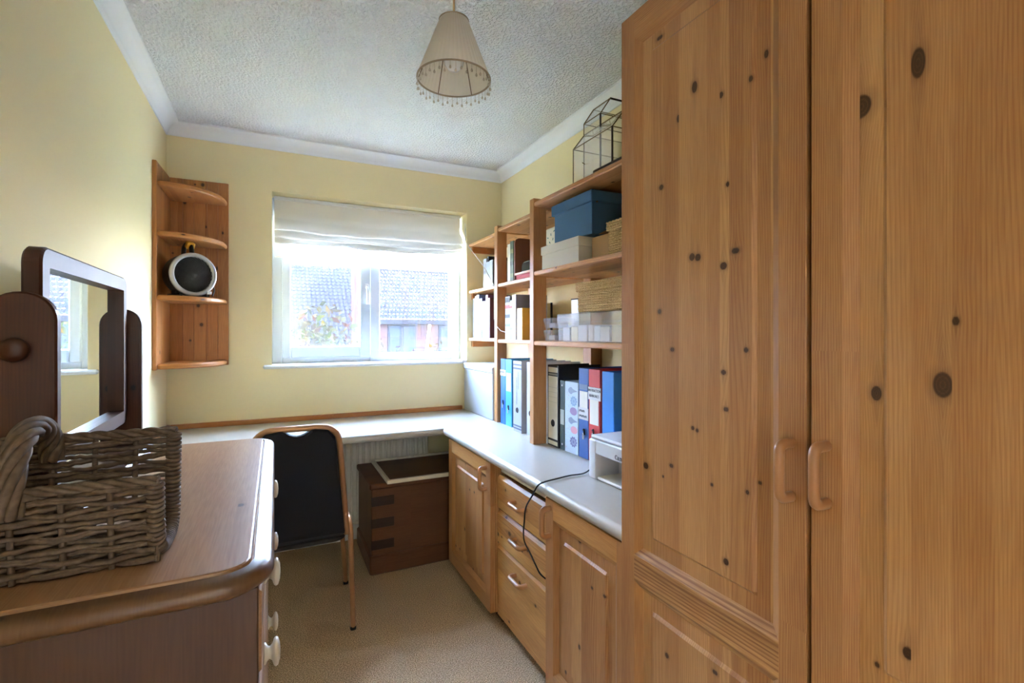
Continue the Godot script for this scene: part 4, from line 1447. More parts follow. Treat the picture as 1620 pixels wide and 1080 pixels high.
# ------------------------------------------------------------------ boxes and baskets on the shelves
func shelf_things() -> void:
	# woven look for seagrass: rows of small bumps
	var b := thing("shoe_box", "white lidded shoe box on the middle shelf under the blue box", "box", V(1.16, 1.528, 1.77))
	wpart(b, "body", box(1.078, 1.26, 1.5285, 1.60, 1.628, 1.922, 0.001), M.paper)
	wpart(b, "lid", box(1.074, 1.264, 1.594, 1.631, 1.624, 1.926, 0.0015), M.paper)
	var blue := mat(Color8(72, 116, 158), 0.7)
	b = thing("blue_box", "large steel-blue lidded box on top of the white shoe box", "box", V(1.22, 1.631, 1.71))
	wpart(b, "body", box(1.10, 1.295, 1.6315, 1.78, 1.570, 1.850, 0.002), blue)
	wpart(b, "lid", box(1.090, 1.303, 1.755, 1.800, 1.559, 1.862, 0.003), blue)
	var catch := S()
	rb(catch, 1.115, 1.122, 1.752, 1.775, 1.560, 1.566, 0.001)
	wpart(b, "metal_tab", catch, M.brass)
	# patterned tin behind
	var pat := mat(Color8(232, 226, 206), 0.6)
	b = thing("patterned_tin", "cream tin with blue-green sprigs behind the middle post", "tin", V(1.28, 1.53, 2.09))
	var tin := wpart(b, "body", box(1.220, 1.34, 1.5285, 1.765, 2.045, 2.140, 0.006), pat)
	var sprig := mat(Color8(86, 128, 128), 0.7)
	for i in 14:
		var yy := 1.58 + 0.0125 * i
		var dd := 2.053 + 0.078 * fposmod(i * 0.618, 1.0)
		var s := S()
		cbox(s, V(1.2196, yy, dd), Vector3(0.001, 0.012, 0.005), 0.0, 1, Vector2.ZERO, Basis(Vector3.RIGHT, i * 1.3))
		part(tin, "sprig", s, sprig)
	b = thing("paper_bag", "small folded brown paper bag beside the shoe box", "bag", V(1.18, 1.53, 1.55))
	var bag := mat(Color8(196, 160, 116), 0.85)
	wpart(b, "body", box(1.128, 1.25, 1.5285, 1.624, 1.494, 1.612, 0.003), bag)
	var fl := S()
	var q := [V(1.120, 1.628, 1.555), V(1.116, 1.634, 1.492), V(1.19, 1.650, 1.492), V(1.19, 1.640, 1.555)]
	quad(fl, q[0], q[1], q[2], q[3], Vector3(-0.2, 0.98, 0).normalized())
	quad(fl, q[0] - Vector3(0, 0.002, 0), q[1] - Vector3(0, 0.002, 0), q[2] - Vector3(0, 0.002, 0), q[3] - Vector3(0, 0.002, 0), Vector3(0.2, -0.98, 0).normalized())
	wpart(b, "flap", fl, bag)
	b = thing("pale_box", "pale card box behind the blue box next to the wardrobe", "box", V(1.3, 1.53, 1.5))
	wpart(b, "body", box(1.312, 1.40, 1.69, 1.775, 1.40, 1.69, 0.002), M.cream)
	wpart(b, "lid", box(1.308, 1.405, 1.765, 1.815, 1.396, 1.694, 0.002), M.cream)
	wpart(b, "lower_box", box(1.312, 1.40, 1.5285, 1.69, 1.40, 1.688, 0.002), M.cream)
	woven_box("seagrass lidded basket on the middle shelf beside the paper bag", 1.115, 1.30, 1.533, 1.657, 1.28, 1.478, 0.035)
	woven_box("seagrass lidded basket standing on the clear plastic box", 1.108, 1.33, 1.332, 1.447, 1.30, 1.672, 0.034)
	# clear plastic boxes on the lower shelf
	clear_box("large clear plastic storage box on the lower shelf", 1.075, 1.36, 1.2125, 1.3275, 1.20, 1.815, 3)
	clear_box("lower of the two small clear plastic boxes beside the shelf post", 1.09, 1.22, 1.2125, 1.262, 1.845, 1.962, 5)
	clear_box("upper of the two small clear plastic boxes beside the shelf post", 1.09, 1.22, 1.2685, 1.315, 1.845, 1.962, 8)
	b = thing("white_carton", "small white carton standing behind the seagrass basket", "carton", V(1.26, 1.2125, 1.88))
	wpart(b, "body", box(1.228, 1.29, 1.2125, 1.40, 1.85, 1.915, 0.002), M.white_plastic)
	wpart(b, "cap", box(1.226, 1.292, 1.40, 1.405, 1.848, 1.917, 0.001), M.plinth)
	b = thing("dark_frame", "narrow dark picture stand at the back of the lower shelf", "frame", V(1.39, 1.2125, 2.43))
	wpart(b, "board", box(1.385, 1.393, 1.2125, 1.415, 2.372, 2.505, 0.001), mat(Color8(206, 180, 110), 0.7))
	wpart(b, "edge_strip", box(1.383, 1.395, 1.2125, 1.417, 2.366, 2.372, 0.001), M.black)

func woven_box(label: String, x0: float, x1: float, y0: float, y1: float, d0: float, d1: float, lid: float) -> void:
	var b := thing("seagrass_basket", label, "basket", V((x0 + x1) / 2, y0, (d0 + d1) / 2), 0.0, "seagrass baskets")
	for s in 2:
		var grow := 0.007 if s == 1 else 0.0
		var ya := y0 if s == 0 else y1 - lid
		var yb := y1 - lid + 0.006 if s == 0 else y1
		var st := S()
		rb(st, x0 - grow + 0.003, x1 + grow - 0.003, ya + 0.002, yb - 0.002, d0 - grow + 0.003, d1 + grow - 0.003, 0.003)
		# plaited rows
		var rows := int((yb - ya) / 0.0085)
		for r in rows:
			var y := ya + (r + 0.5) * (yb - ya) / rows
			var ring := []
			var k := 0
			var n := int((d1 - d0) / 0.009)
			for i in n:
				ring.append(V(x0 - grow + 0.0018 * (1 if (i + r) % 2 == 0 else -1), y + 0.0012 * (1 if i % 2 == 0 else -1), lerpf(d1 + grow, d0 - grow, float(i) / n)))
			n = int((x1 - x0) / 0.009)
			for i in n:
				ring.append(V(lerpf(x0 - grow, x1 + grow, float(i) / n), y + 0.0012 * (1 if i % 2 == 0 else -1), d0 - grow - 0.0018 * (1 if (i + r) % 2 == 0 else -1)))
			tube(st, ring, 0.0048, 5)
		if s == 1:
			var rr := int((x1 - x0) / 0.01)
			for i in rr:
				var x := lerpf(x0, x1, (i + 0.5) / rr)
				tube(st, [V(x, yb, d0), V(x, yb, d1)], 0.0045, 5)
		wpart(b, "lid" if s == 1 else "body", st, M.seagrass)

func clear_box(label: String, x0: float, x1: float, y0: float, y1: float, d0: float, d1: float, sd: int) -> void:
	var b := thing("plastic_box", label, "box", V((x0 + x1) / 2, y0, (d0 + d1) / 2), 0.0, "clear plastic boxes")
	var rows := []
	var h := y1 - y0
	for q in [[0.012, 0.0], [0.008, 0.004], [0.0035, 0.62], [0.0, 0.66], [0.0, 0.70]]:
		var line := PackedVector3Array()
		for p in round_rect(x0 + q[0], d0 + q[0], x1 - q[0], d1 - q[0], [0.035, 0.035, 0.035, 0.035], 6):
			line.append(V(p.x, y0 + h * q[1], p.y))
		rows.append(line)
	var st := S()
	grid(st, rows, true, true)
	wpart(b, "tub", st, M.clear)
	st = S()
	prism(st, round_rect(x0 + 0.001, d0 + 0.001, x1 - 0.001, d1 - 0.001, [0.035, 0.035, 0.035, 0.035], 6), Vector3(0, y0 + h * 0.70, 0), Vector3.RIGHT, Vector3(0, 0, -1), Vector3.UP, h * 0.30, 0.003)
	wpart(b, "lid", st, M.clear)
	var rng := RandomNumberGenerator.new()
	rng.seed = sd
	var cols := [Color8(236, 232, 240), Color8(240, 232, 206), Color8(232, 236, 246), Color8(218, 214, 224), Color8(236, 226, 230)]
	var d := d0 + 0.03
	while d < d1 - 0.04:
		var w := rng.randf_range(0.03, 0.075)
		w = minf(w, d1 - 0.025 - d)
		wpart(b, "packet", box(x0 + 0.02 + rng.randf() * 0.006, x1 - 0.03, y0 + 0.003, y0 + h * rng.randf_range(0.5, 0.64), d, d + w - 0.003, 0.003), mat(cols[rng.randi() % 5], 0.6))
		d += w

# ------------------------------------------------------------------ lever-arch files on the worktop
# spine towards -x at x; d1 far, d0 near
func file_box(called: String, label: String, x: float, d0: float, d1: float, y1: float, m: Material, depth := 0.26) -> Node3D:
	var t := thing(called, label, "file", V(x + depth / 2, 0.7405, (d0 + d1) / 2), 0.0, "files on the worktop")
	var y0 := 0.7405
	var e := 0.003
	wpart(t, "spine", box(x, x + e, y0, y1, d0 + 0.0005, d1 - 0.0005, 0.001), m)
	wpart(t, "cover", box(x + e, x + depth, y0, y1, d0 + 0.0005, d0 + 0.0005 + e, 0.0008), m)
	wpart(t, "cover", box(x + e, x + depth, y0, y1, d1 - 0.0005 - e, d1 - 0.0005, 0.0008), m)
	wpart(t, "paper_block", box(x + 0.02, x + depth - 0.012, y0 + 0.006, y1 - 0.02, d0 + 0.006, d1 - 0.006, 0.001), M.paper)
	return t

func plate(t: Node3D, called: String, x: float, y0: float, y1: float, d0: float, d1: float, m: Material, lift := 0.0009) -> void:
	wpart(t, called, box(x - lift, x + 0.0005, y0, y1, d0, d1, 0.0), m)

func ring_hole(t: Node3D, x: float, y: float, d: float, r: float) -> void:
	var st := S()
	lathe(st, V(x, y, d), [[0.0, 0.0018], [r, 0.0018], [r * 1.15, 0.0024], [r * 1.3, 0.0]], 18, Basis(Vector3(0, 0, 1), PI / 2))
	wpart(t, "finger_hole", st, M.black)

# illegible handwriting: a line of small ink strokes, level (along d at height p) or upright (along y at distance p)
func scribble(t: Node3D, x: float, p: float, a: float, b: float, n: int, upright: bool) -> void:
	var st := S()
	for i in n:
		for k in 2:
			var s := lerpf(a, b, (i + 0.2 + 0.5 * k) / n)
			var tilt := Basis(Vector3.RIGHT, 0.5 * sin(i * 2.3 + k * 1.9))
			var c := V(x, s, p) if upright else V(x, p + 0.0012 * sin(i * 3.1), s)
			cbox(st, c, Vector3(0.0006, 0.0014, 0.008) if upright else Vector3(0.0006, 0.009, 0.0014), 0.0, 1, Vector2.ZERO, tilt)
	wpart(t, "handwriting", st, M.ink)

func pull_ring(t: Node3D, x: float, y: float, d: float) -> void:
	var st := S()
	var p := []
	for k in 20:
		var a := TAU * k / 20.0
		p.append(V(x - 0.006 + 0.004 * cos(a), y + 0.012 * sin(a), d + 0.010 * cos(a)))
	tube(st, p, 0.0022, 6, true)
	wpart(t, "pull_ring", st, M.silver)
	st = S()
	tube(st, [V(x - 0.001, y + 0.022, d + 0.008), V(x - 0.004, y + 0.028, d), V(x - 0.006, y + 0.006, d - 0.010)], 0.0035, 6)
	wpart(t, "ring_tab", st, M.black)

func pattern_tex() -> ImageTexture:
	var w := 100
	var h := 320
	var im := Image.create(w, h, false, Image.FORMAT_RGB8)
	im.fill(Color8(198, 216, 230))
	var rng := RandomNumberGenerator.new()
	rng.seed = 12
	for i in 70:
		var p := Vector2i(rng.randi() % 36 + 4, rng.randi() % h)
		im.fill_rect(Rect2i(p.x, p.y, 2, 3), Color8(150, 170, 200) if i % 4 else Color8(214, 110, 120))
	var blob := func(c: Vector2, r: Vector2, col: Color, petals: int, drop: bool) -> void:
		for y in range(int(c.y - r.y * 1.3), int(c.y + r.y * 1.3)):
			for x in range(int(c.x - r.x * 1.7), int(c.x + r.x * 1.7)):
				if x < 0 or y < 0 or x >= w or y >= h:
					continue
				var d := Vector2((x - c.x) / r.x, (y - c.y) / r.y)
				var lim := 1.0
				if petals > 0:
					lim = 0.9 + 0.1 * cos(d.angle() * petals)
				if drop and d.x > 0:
					d.y *= 1.0 + d.x * 2.0
					d.x *= 0.62
				if d.length() < lim:
					var k := col
					if petals > 0 and d.length() > 0.25 and d.length() < 0.6 and int(d.angle() * 4.0 + 20.0) % 2 == 0:
						k = col.lerp(Color8(210, 225, 240), 0.6)
					im.set_pixel(x, h - 1 - y, k)
	var slate := Color8(136, 152, 186)
	blob.call(Vector2(52, 282), Vector2(26, 16), slate, 0, true)
	blob.call(Vector2(68, 236), Vector2(26, 24), Color8(128, 160, 196), 10, false)
	blob.call(Vector2(66, 190), Vector2(27, 18), Color8(164, 140, 186), 0, false)
	blob.call(Vector2(54, 146), Vector2(26, 16), slate, 0, true)
	blob.call(Vector2(70, 106), Vector2(26, 17), Color8(222, 160, 178), 0, false)
	blob.call(Vector2(66, 52), Vector2(28, 25), Color8(122, 120, 166), 10, false)
	return ImageTexture.create_from_image(im)

func files() -> void:
	var blue := mat(Color8(52, 110, 196), 0.45)
	var sky := mat(Color8(70, 166, 220), 0.45)
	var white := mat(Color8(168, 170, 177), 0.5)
	var black := mat(Color8(30, 29, 30), 0.55)
	var green := mat(Color8(62, 78, 76), 0.6)
	var mid := mat(Color8(58, 98, 168), 0.5)
	var red := mat(Color8(204, 62, 58), 0.5)
	var bright := mat(Color8(52, 136, 222), 0.45)
	var grey := mat(Color8(90, 98, 116), 0.6)
	var cream := mat(Color8(226, 218, 196), 0.6)
	# between the two posts
	var t := file_box("ring_binder", "royal blue file with a white label next to the far shelf post", 1.15, 2.464, 2.526, 1.104, blue, 0.2)
	plate(t, "label", 1.15, 1.01, 1.043, 2.462, 2.530, M.paper)
	scribble(t, 1.1489, 1.030, 2.525, 2.470, 7, false)
	pull_ring(t, 1.15, 0.845, 2.49)
	t = file_box("ring_binder", "sky blue file with pale label panels", 1.15, 2.384, 2.461, 1.104, sky)
	plate(t, "label", 1.15, 0.93, 1.03, 2.39, 2.452, mat(Color8(176, 218, 238), 0.6))
	plate(t, "label", 1.15, 0.95, 1.03, 2.395, 2.447, mat(Color8(206, 232, 244), 0.6), 0.0014)
	pull_ring(t, 1.15, 0.825, 2.42)
	t = file_box("ring_binder", "thin black folder between the sky blue and white files", 1.155, 2.368, 2.381, 1.10, black)
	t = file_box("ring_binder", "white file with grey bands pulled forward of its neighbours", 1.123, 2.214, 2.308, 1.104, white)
	for y in [1.085, 1.066, 0.772, 0.758]:
		plate(t, "band", 1.123, y - 0.004, y + 0.004, 2.216, 2.306, grey)
	ring_hole(t, 1.123, 0.852, 2.262, 0.011)
	scribble(t, 1.1228, 2.268, 0.88, 1.02, 14, true)
	scribble(t, 1.1228, 2.250, 0.96, 1.05, 9, true)
	t = file_box("ring_binder", "pale grey flecked file left of the middle shelf post", 1.14, 2.10, 2.19, 1.103, mat(Color8(208, 212, 220), 0.6))
	ring_hole(t, 1.14, 0.85, 2.15, 0.012)
	# between the middle post and the wardrobe
	t = file_box("ring_binder", "thin cream folder just right of the middle shelf post", 1.135, 1.957, 1.968, 1.03, cream, 0.2)
	t = file_box("ring_binder", "black lever arch file with a tall cream label", 1.125, 1.858, 1.953, 1.104, black, 0.225)
	plate(t, "label", 1.125, 0.775, 1.055, 1.866, 1.945, cream)
	plate(t, "label", 1.125, 0.748, 0.765, 1.866, 1.945, cream)
	plate(t, "label", 1.125, 1.072, 1.095, 1.866, 1.945, cream)
	plate(t, "label", 1.125, 1.060, 1.067, 1.868, 1.943, mat(Color8(150, 150, 138), 0.7))
	for i in 4:
		plate(t, "ruled_line", 1.125, 1.005 - 0.022 * i, 1.006 - 0.022 * i, 1.868, 1.943, mat(Color8(176, 170, 152), 0.7), 0.0013)
	ring_hole(t, 1.125, 0.845, 1.905, 0.013)
	t = file_box("ring_binder", "slim dark green file beside the flowery one", 1.13, 1.816, 1.854, 1.042, green)
	plate(t, "label", 1.13, 0.85, 0.915, 1.820, 1.850, mat(Color8(176, 184, 180), 0.5))
	for y in [0.765, 1.02]:
		var rv := S()
		lathe(rv, V(1.13, y, 1.835), [[0.0, 0.002], [0.004, 0.0015], [0.005, 0.0]], 10, Basis(Vector3(0, 0, 1), PI / 2))
		wpart(t, "rivet", rv, M.silver)
	var flowery := mat(Color.WHITE, 0.55)
	flowery.albedo_texture = pattern_tex()
	t = file_box("ring_binder", "pale blue file printed with drops and flowers", 1.13, 1.710, 1.812, 1.042, mat(Color8(198, 216, 230), 0.55))
	var st := S()
	var xx := 1.1292
	quad(st, V(xx, 0.743, 1.811), V(xx, 0.743, 1.711), V(xx, 1.040, 1.711), V(xx, 1.040, 1.811), Vector3(-1, 0, 0), Vector2(0, 1), Vector2(1, 1), Vector2(1, 0), Vector2(0, 0))
	wpart(t, "printed_spine", st, flowery, "drops and flowers print")
	t = file_box("ring_binder", "mid blue file with a torn white label next to the red file", 1.13, 1.637, 1.706, 1.105, mid)
	plate(t, "label", 1.13, 0.905, 1.012, 1.642, 1.698, M.paper)
	plate(t, "label", 1.13, 0.897, 0.945, 1.636, 1.707, M.white_plastic, 0.0016)
	plate(t, "label", 1.13, 1.018, 1.04, 1.642, 1.700, mat(Color8(110, 130, 160), 0.5))
	scribble(t, 1.1282, 0.932, 1.700, 1.660, 5, false)
	scribble(t, 1.1282, 0.911, 1.700, 1.645, 8, false)
	pull_ring(t, 1.13, 0.832, 1.665)
	t = file_box("ring_binder", "red file with a white handwritten label", 1.13, 1.560, 1.635, 1.105, red)
	plate(t, "label", 1.13, 0.888, 1.01, 1.568, 1.626, M.paper)
	plate(t, "label", 1.13, 0.985, 1.035, 1.553, 1.636, M.white_plastic, 0.0016)
	text(t, "lettering", "INSTRUCTION", 0.0135, V(1.1281, 1.022, 1.594), facing_left(), M.ink)
	text(t, "lettering", "MANUALS", 0.0145, V(1.1281, 1.001, 1.596), facing_left(), M.ink)
	pull_ring(t, 1.13, 0.842, 1.60)
	t = file_box("ring_binder", "bright blue file next to the wardrobe", 1.13, 1.474, 1.546, 1.102, bright, 0.27)

# ------------------------------------------------------------------ books
# far end d1, spine towards -x
func book(label: String, x: float, d1: float, thick: float, y0: float, hgt: float, col: Color, depth := 0.16, extra := []) -> float:
	var t := thing("book", label, "book", V(x + depth / 2, y0, d1 - thick / 2), 0.0, "books on the narrow shelves")
	var m := mat(col, 0.5)
	var d0 := d1 - thick
	wpart(t, "cover", box(x, x + 0.003, y0, y0 + hgt, d0 + 0.0003, d1 - 0.0003, 0.001), m)
	wpart(t, "cover", box(x + 0.003, x + depth, y0, y0 + hgt, d0 + 0.0003, d0 + 0.0023, 0.0005), m)
	wpart(t, "cover", box(x + 0.003, x + depth, y0, y0 + hgt, d1 - 0.0023, d1 - 0.0003, 0.0005), m)
	wpart(t, "pages", box(x + 0.003, x + depth - 0.004, y0 + 0.003, y0 + hgt - 0.004, d0 + 0.0023, d1 - 0.0023, 0.0), M.paper)
	for e in extra:
		plate(t, "band", x, y0 + hgt * e[0], y0 + hgt * e[1], d0 + 0.002, d1 - 0.002, mat(e[2], 0.6))
	return d0

func books() -> void:
	var x := 1.20
	# narrow lower shelf by the window
	var y := 1.2165
	var d := 3.083
	d = book("thin pale blue book, first on the lower window shelf", x, d, 0.036, y, 0.262, Color8(98, 115, 136), 0.16, [[0.1, 0.14, Color8(161, 165, 171)]])
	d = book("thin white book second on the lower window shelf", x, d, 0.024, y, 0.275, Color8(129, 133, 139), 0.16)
	d = book("light blue annual with a dark mark low on its spine", x, d, 0.046, y, 0.282, Color8(85, 106, 141), 0.16, [[0.3, 0.42, Color8(49, 73, 131)], [0.88, 0.94, Color8(161, 165, 171)]])
	d = book("dark blue camouflage-patterned book on the lower window shelf", x, d, 0.052, y, 0.255, Color8(36, 42, 90), 0.16, [[0.15, 0.26, Color8(90, 96, 73)], [0.36, 0.46, Color8(121, 119, 91)], [0.52, 0.62, Color8(57, 60, 54)], [0.68, 0.84, Color8(114, 114, 95)]])
	d = book("tan and pink patterned book on the lower window shelf", x, d, 0.06, y, 0.235, Color8(47, 37, 34), 0.16, [[0.22, 0.82, Color8(173, 152, 131)]])
	d = book("purple spotted book beside the far shelf post", x, d, 0.036, y, 0.27, Color8(91, 47, 90), 0.16, [[0.6, 0.9, Color8(147, 122, 147)]])
	d = book("slim dark red book against the far shelf post", x, d, 0.03, y, 0.25, Color8(78, 29, 41))
	# narrow middle shelf by the window
	y = 1.5325
	d = 2.965
	d = book("grey marbled book on the middle window shelf", 1.225, d, 0.055, y, 0.195, Color8(95, 91, 90), 0.15, [[0.1, 0.3, Color8(131, 127, 124)], [0.5, 0.6, Color8(65, 62, 62)]])
	d = book("black book on the middle window shelf", 1.23, d, 0.02, y, 0.205, Color8(29, 27, 29), 0.15)
	d = book("pale grey-green book on the middle window shelf", 1.215, d, 0.05, y, 0.165, Color8(112, 120, 118), 0.15)
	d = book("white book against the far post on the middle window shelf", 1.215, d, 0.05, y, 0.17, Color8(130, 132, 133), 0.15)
	# middle shelf between the posts
	y = 1.5285
	d = 2.50
	d = book("faded pink book on the middle shelf behind the far post", 1.18, d, 0.03, y, 0.16, Color8(206, 150, 140), 0.16)
	d = book("cream book on the middle shelf left of the brown bookend", 1.165, d, 0.035, y, 0.21, Color8(226, 220, 196), 0.17)
	d = book("green speckled book touching the brown bookend", 1.165, d, 0.042, y, 0.22, Color8(76, 92, 50), 0.17, [[0.1, 0.2, Color8(120, 130, 70)], [0.4, 0.5, Color8(60, 70, 40)], [0.7, 0.8, Color8(130, 136, 80)]])
	# bookend
	var t := thing("bookend", "brown wooden bookend with a rounded corner on the middle shelf", "bookend", V(1.25, y, 2.3))
	var st := S()
	prism(st, round_rect(1.165, y + 0.001, 1.36, y + 0.232, [0.002, 0.002, 0.03, 0.03], 6), V(0, 0, 2.375), Vector3.RIGHT, Vector3.UP, Vector3(0, 0, -1), 0.012, 0.002, Vector2(0.1, 0.1))
	wpart(t, "upright", st, mat(Color8(126, 74, 48), 0.5))
	wpart(t, "foot", box(1.165, 1.36, y + 0.028, y + 0.040, 2.16, 2.374, 0.001, 2), M.pine_warm)
	t = thing("book", "red hardback lying flat under the bookend", "book", V(1.26, y, 2.27), 0.0, "books on the narrow shelves")
	wpart(t, "cover", box(1.166, 1.35, y + 0.0005, y + 0.0035, 2.16, 2.372, 0.001), mat(Color8(196, 44, 52), 0.5))
	wpart(t, "cover", box(1.166, 1.35, y + 0.0245, y + 0.0275, 2.16, 2.372, 0.001), mat(Color8(196, 44, 52), 0.5))
	wpart(t, "pages", box(1.170, 1.346, y + 0.0035, y + 0.0245, 2.163, 2.370, 0.0), mat(Color8(206, 90, 92), 0.7))
	t = thing("clear_pouch", "clear plastic pouch lying on the bookend foot", "pouch", V(1.25, y + 0.04, 2.25))
	st = S()
	prism(st, round_rect(2.17, y + 0.0405, 2.33, y + 0.095, [0.004, 0.004, 0.03, 0.03], 6), Vector3(1.18, 0, 0), Vector3(0, 0, -1), Vector3.UP, Vector3.RIGHT, 0.13, 0.006)
	wpart(t, "body", st, mat(Color8(206, 208, 204), 0.25))
	# lower shelf between the posts
	y = 1.2125
	d = 2.50
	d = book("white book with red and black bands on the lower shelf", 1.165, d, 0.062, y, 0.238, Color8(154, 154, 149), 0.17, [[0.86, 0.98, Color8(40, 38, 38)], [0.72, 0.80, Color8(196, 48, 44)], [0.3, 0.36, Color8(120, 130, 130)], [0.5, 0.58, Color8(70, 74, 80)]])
	d = book("pale aqua book with grey print on the lower shelf", 1.165, d, 0.048, y, 0.215, Color8(129, 151, 147), 0.17, [[0.25, 0.3, Color8(120, 140, 140)], [0.8, 0.85, Color8(196, 60, 56)]])
	d = book("thin purple book on the lower shelf", 1.165, d, 0.012, y, 0.235, Color8(150, 110, 160), 0.17)
	d = book("tall lilac white book with a grey board side on the lower shelf", 1.15, d, 0.045, y, 0.24, Color8(151, 149, 165), 0.19)
	d = book("thick yellow book in front of the grey board on the lower shelf", 1.145, 2.31, 0.062, y, 0.165, Color8(228, 178, 58), 0.12)

# ------------------------------------------------------------------ fan heater on the corner shelf
func fan_heater() -> void:
	var y0 := 1.4265
	var ang := deg_to_rad(30.0)
	var t := thing("fan_heater", "black drum fan heater with a silver ring and spiral grille on the corner shelf", "heater", V(-0.385, y0, 2.905), ang)
	# local +z is the front
	var yc := 0.109
	var R := Basis(Vector3.RIGHT, PI / 2)   # lathe axis y -> +z
	var st := S()
	lathe(st, Vector3(0, yc, -0.075), [[0.0, 0.0], [0.06, 0.0], [0.085, 0.008], [0.098, 0.03], [0.102, 0.06], [0.102, 0.12]], 36, R)
	part(t, "drum", st, mat(Color8(40, 36, 34), 0.45))
	st = S()
	lathe(st, Vector3(0, yc, 0.045), [[0.100, 0.0], [0.106, 0.004], [0.106, 0.016], [0.101, 0.021], [0.092, 0.022], [0.087, 0.018], [0.087, 0.002]], 40, R)
	part(t, "front_ring", st, M.silver, "silver ring")
	st = S()
	lathe(st, Vector3(0, yc, 0.02), [[0.0, 0.0], [0.088, 0.0]], 30, R)
	part(t, "fan_well", st, M.black)
	var g := S()
	for k in 30:
		var p := []
		for i in 9:
			var s := i / 8.0
			var r := lerpf(0.014, 0.088, s)
			var a := TAU * k / 30.0 + s * 1.5
			p.append(Vector3(cos(a) * r, yc + sin(a) * r, 0.056 - 0.006 * s))
		tube(g, p, 0.0022, 5)
	lathe(g, Vector3(0, yc, 0.048), [[0.016, 0.0], [0.016, 0.010], [0.0, 0.013]], 16, R)
	part(t, "spiral_grille", g, M.black_highlit)
	for k in 5:
		var b := S()
		var a := TAU * k / 5.0
		cbox(b, Vector3(cos(a) * 0.045, yc + sin(a) * 0.045, 0.032), Vector3(0.07, 0.03, 0.004), 0.001, 1, Vector2.ZERO, Basis(Vector3(0, 0, 1), a) * Basis(Vector3.RIGHT, 0.5))
		part(t, "fan_blade", b, M.black)
	var h := S()
	tube(h, rounded([Vector3(0, yc + 0.095, -0.055), Vector3(0, yc + 0.152, -0.05), Vector3(0, yc + 0.152, 0.025), Vector3(0, yc + 0.10, 0.04)], 0.03), 0.010, 8, false, 1.5)
	part(t, "carry_handle", h, M.black)
	h = S()
	cbox(h, Vector3(0, yc + 0.146, 0.018), Vector3(0.036, 0.036, 0.030), 0.006, 1, Vector2.ZERO, Basis(Vector3.RIGHT, 0.5))
	part(t, "handle_tag", h, mat(Color8(206, 160, 52), 0.5), "yellow tag on the handle")
	for x in [-0.06, 0.06]:
		h = S()
		tube(h, [Vector3(x, 0.008, -0.07), Vector3(x, 0.008, 0.07)], 0.008, 8)
		cbox(h, Vector3(x, 0.02, 0.0), Vector3(0.012, 0.03, 0.05), 0.002)
		part(t, "foot", h, M.black)
	h = S()
	lathe(h, Vector3(0.02, yc + 0.097, 0.02), [[0.012, 0.0], [0.012, 0.012], [0.0, 0.014]], 14)
	part(t, "dial", h, M.silver)
	h = S()
	cbox(h, Vector3(0.066, 0.022, 0.066), Vector3(0.022, 0.016, 0.012), 0.002)
	part(t, "plug", h, M.white_plastic)
	h = S()
	var cp := []
	for i in 15:
		var s := i / 14.0
		cp.append(Vector3(0.098 + 0.016 * sin(s * PI), 0.07 - 0.06 * s, 0.03 - 0.06 * s * (1.0 - s)))
	tube(h, cp, 0.003, 6)
	part(t, "flex", h, M.black)

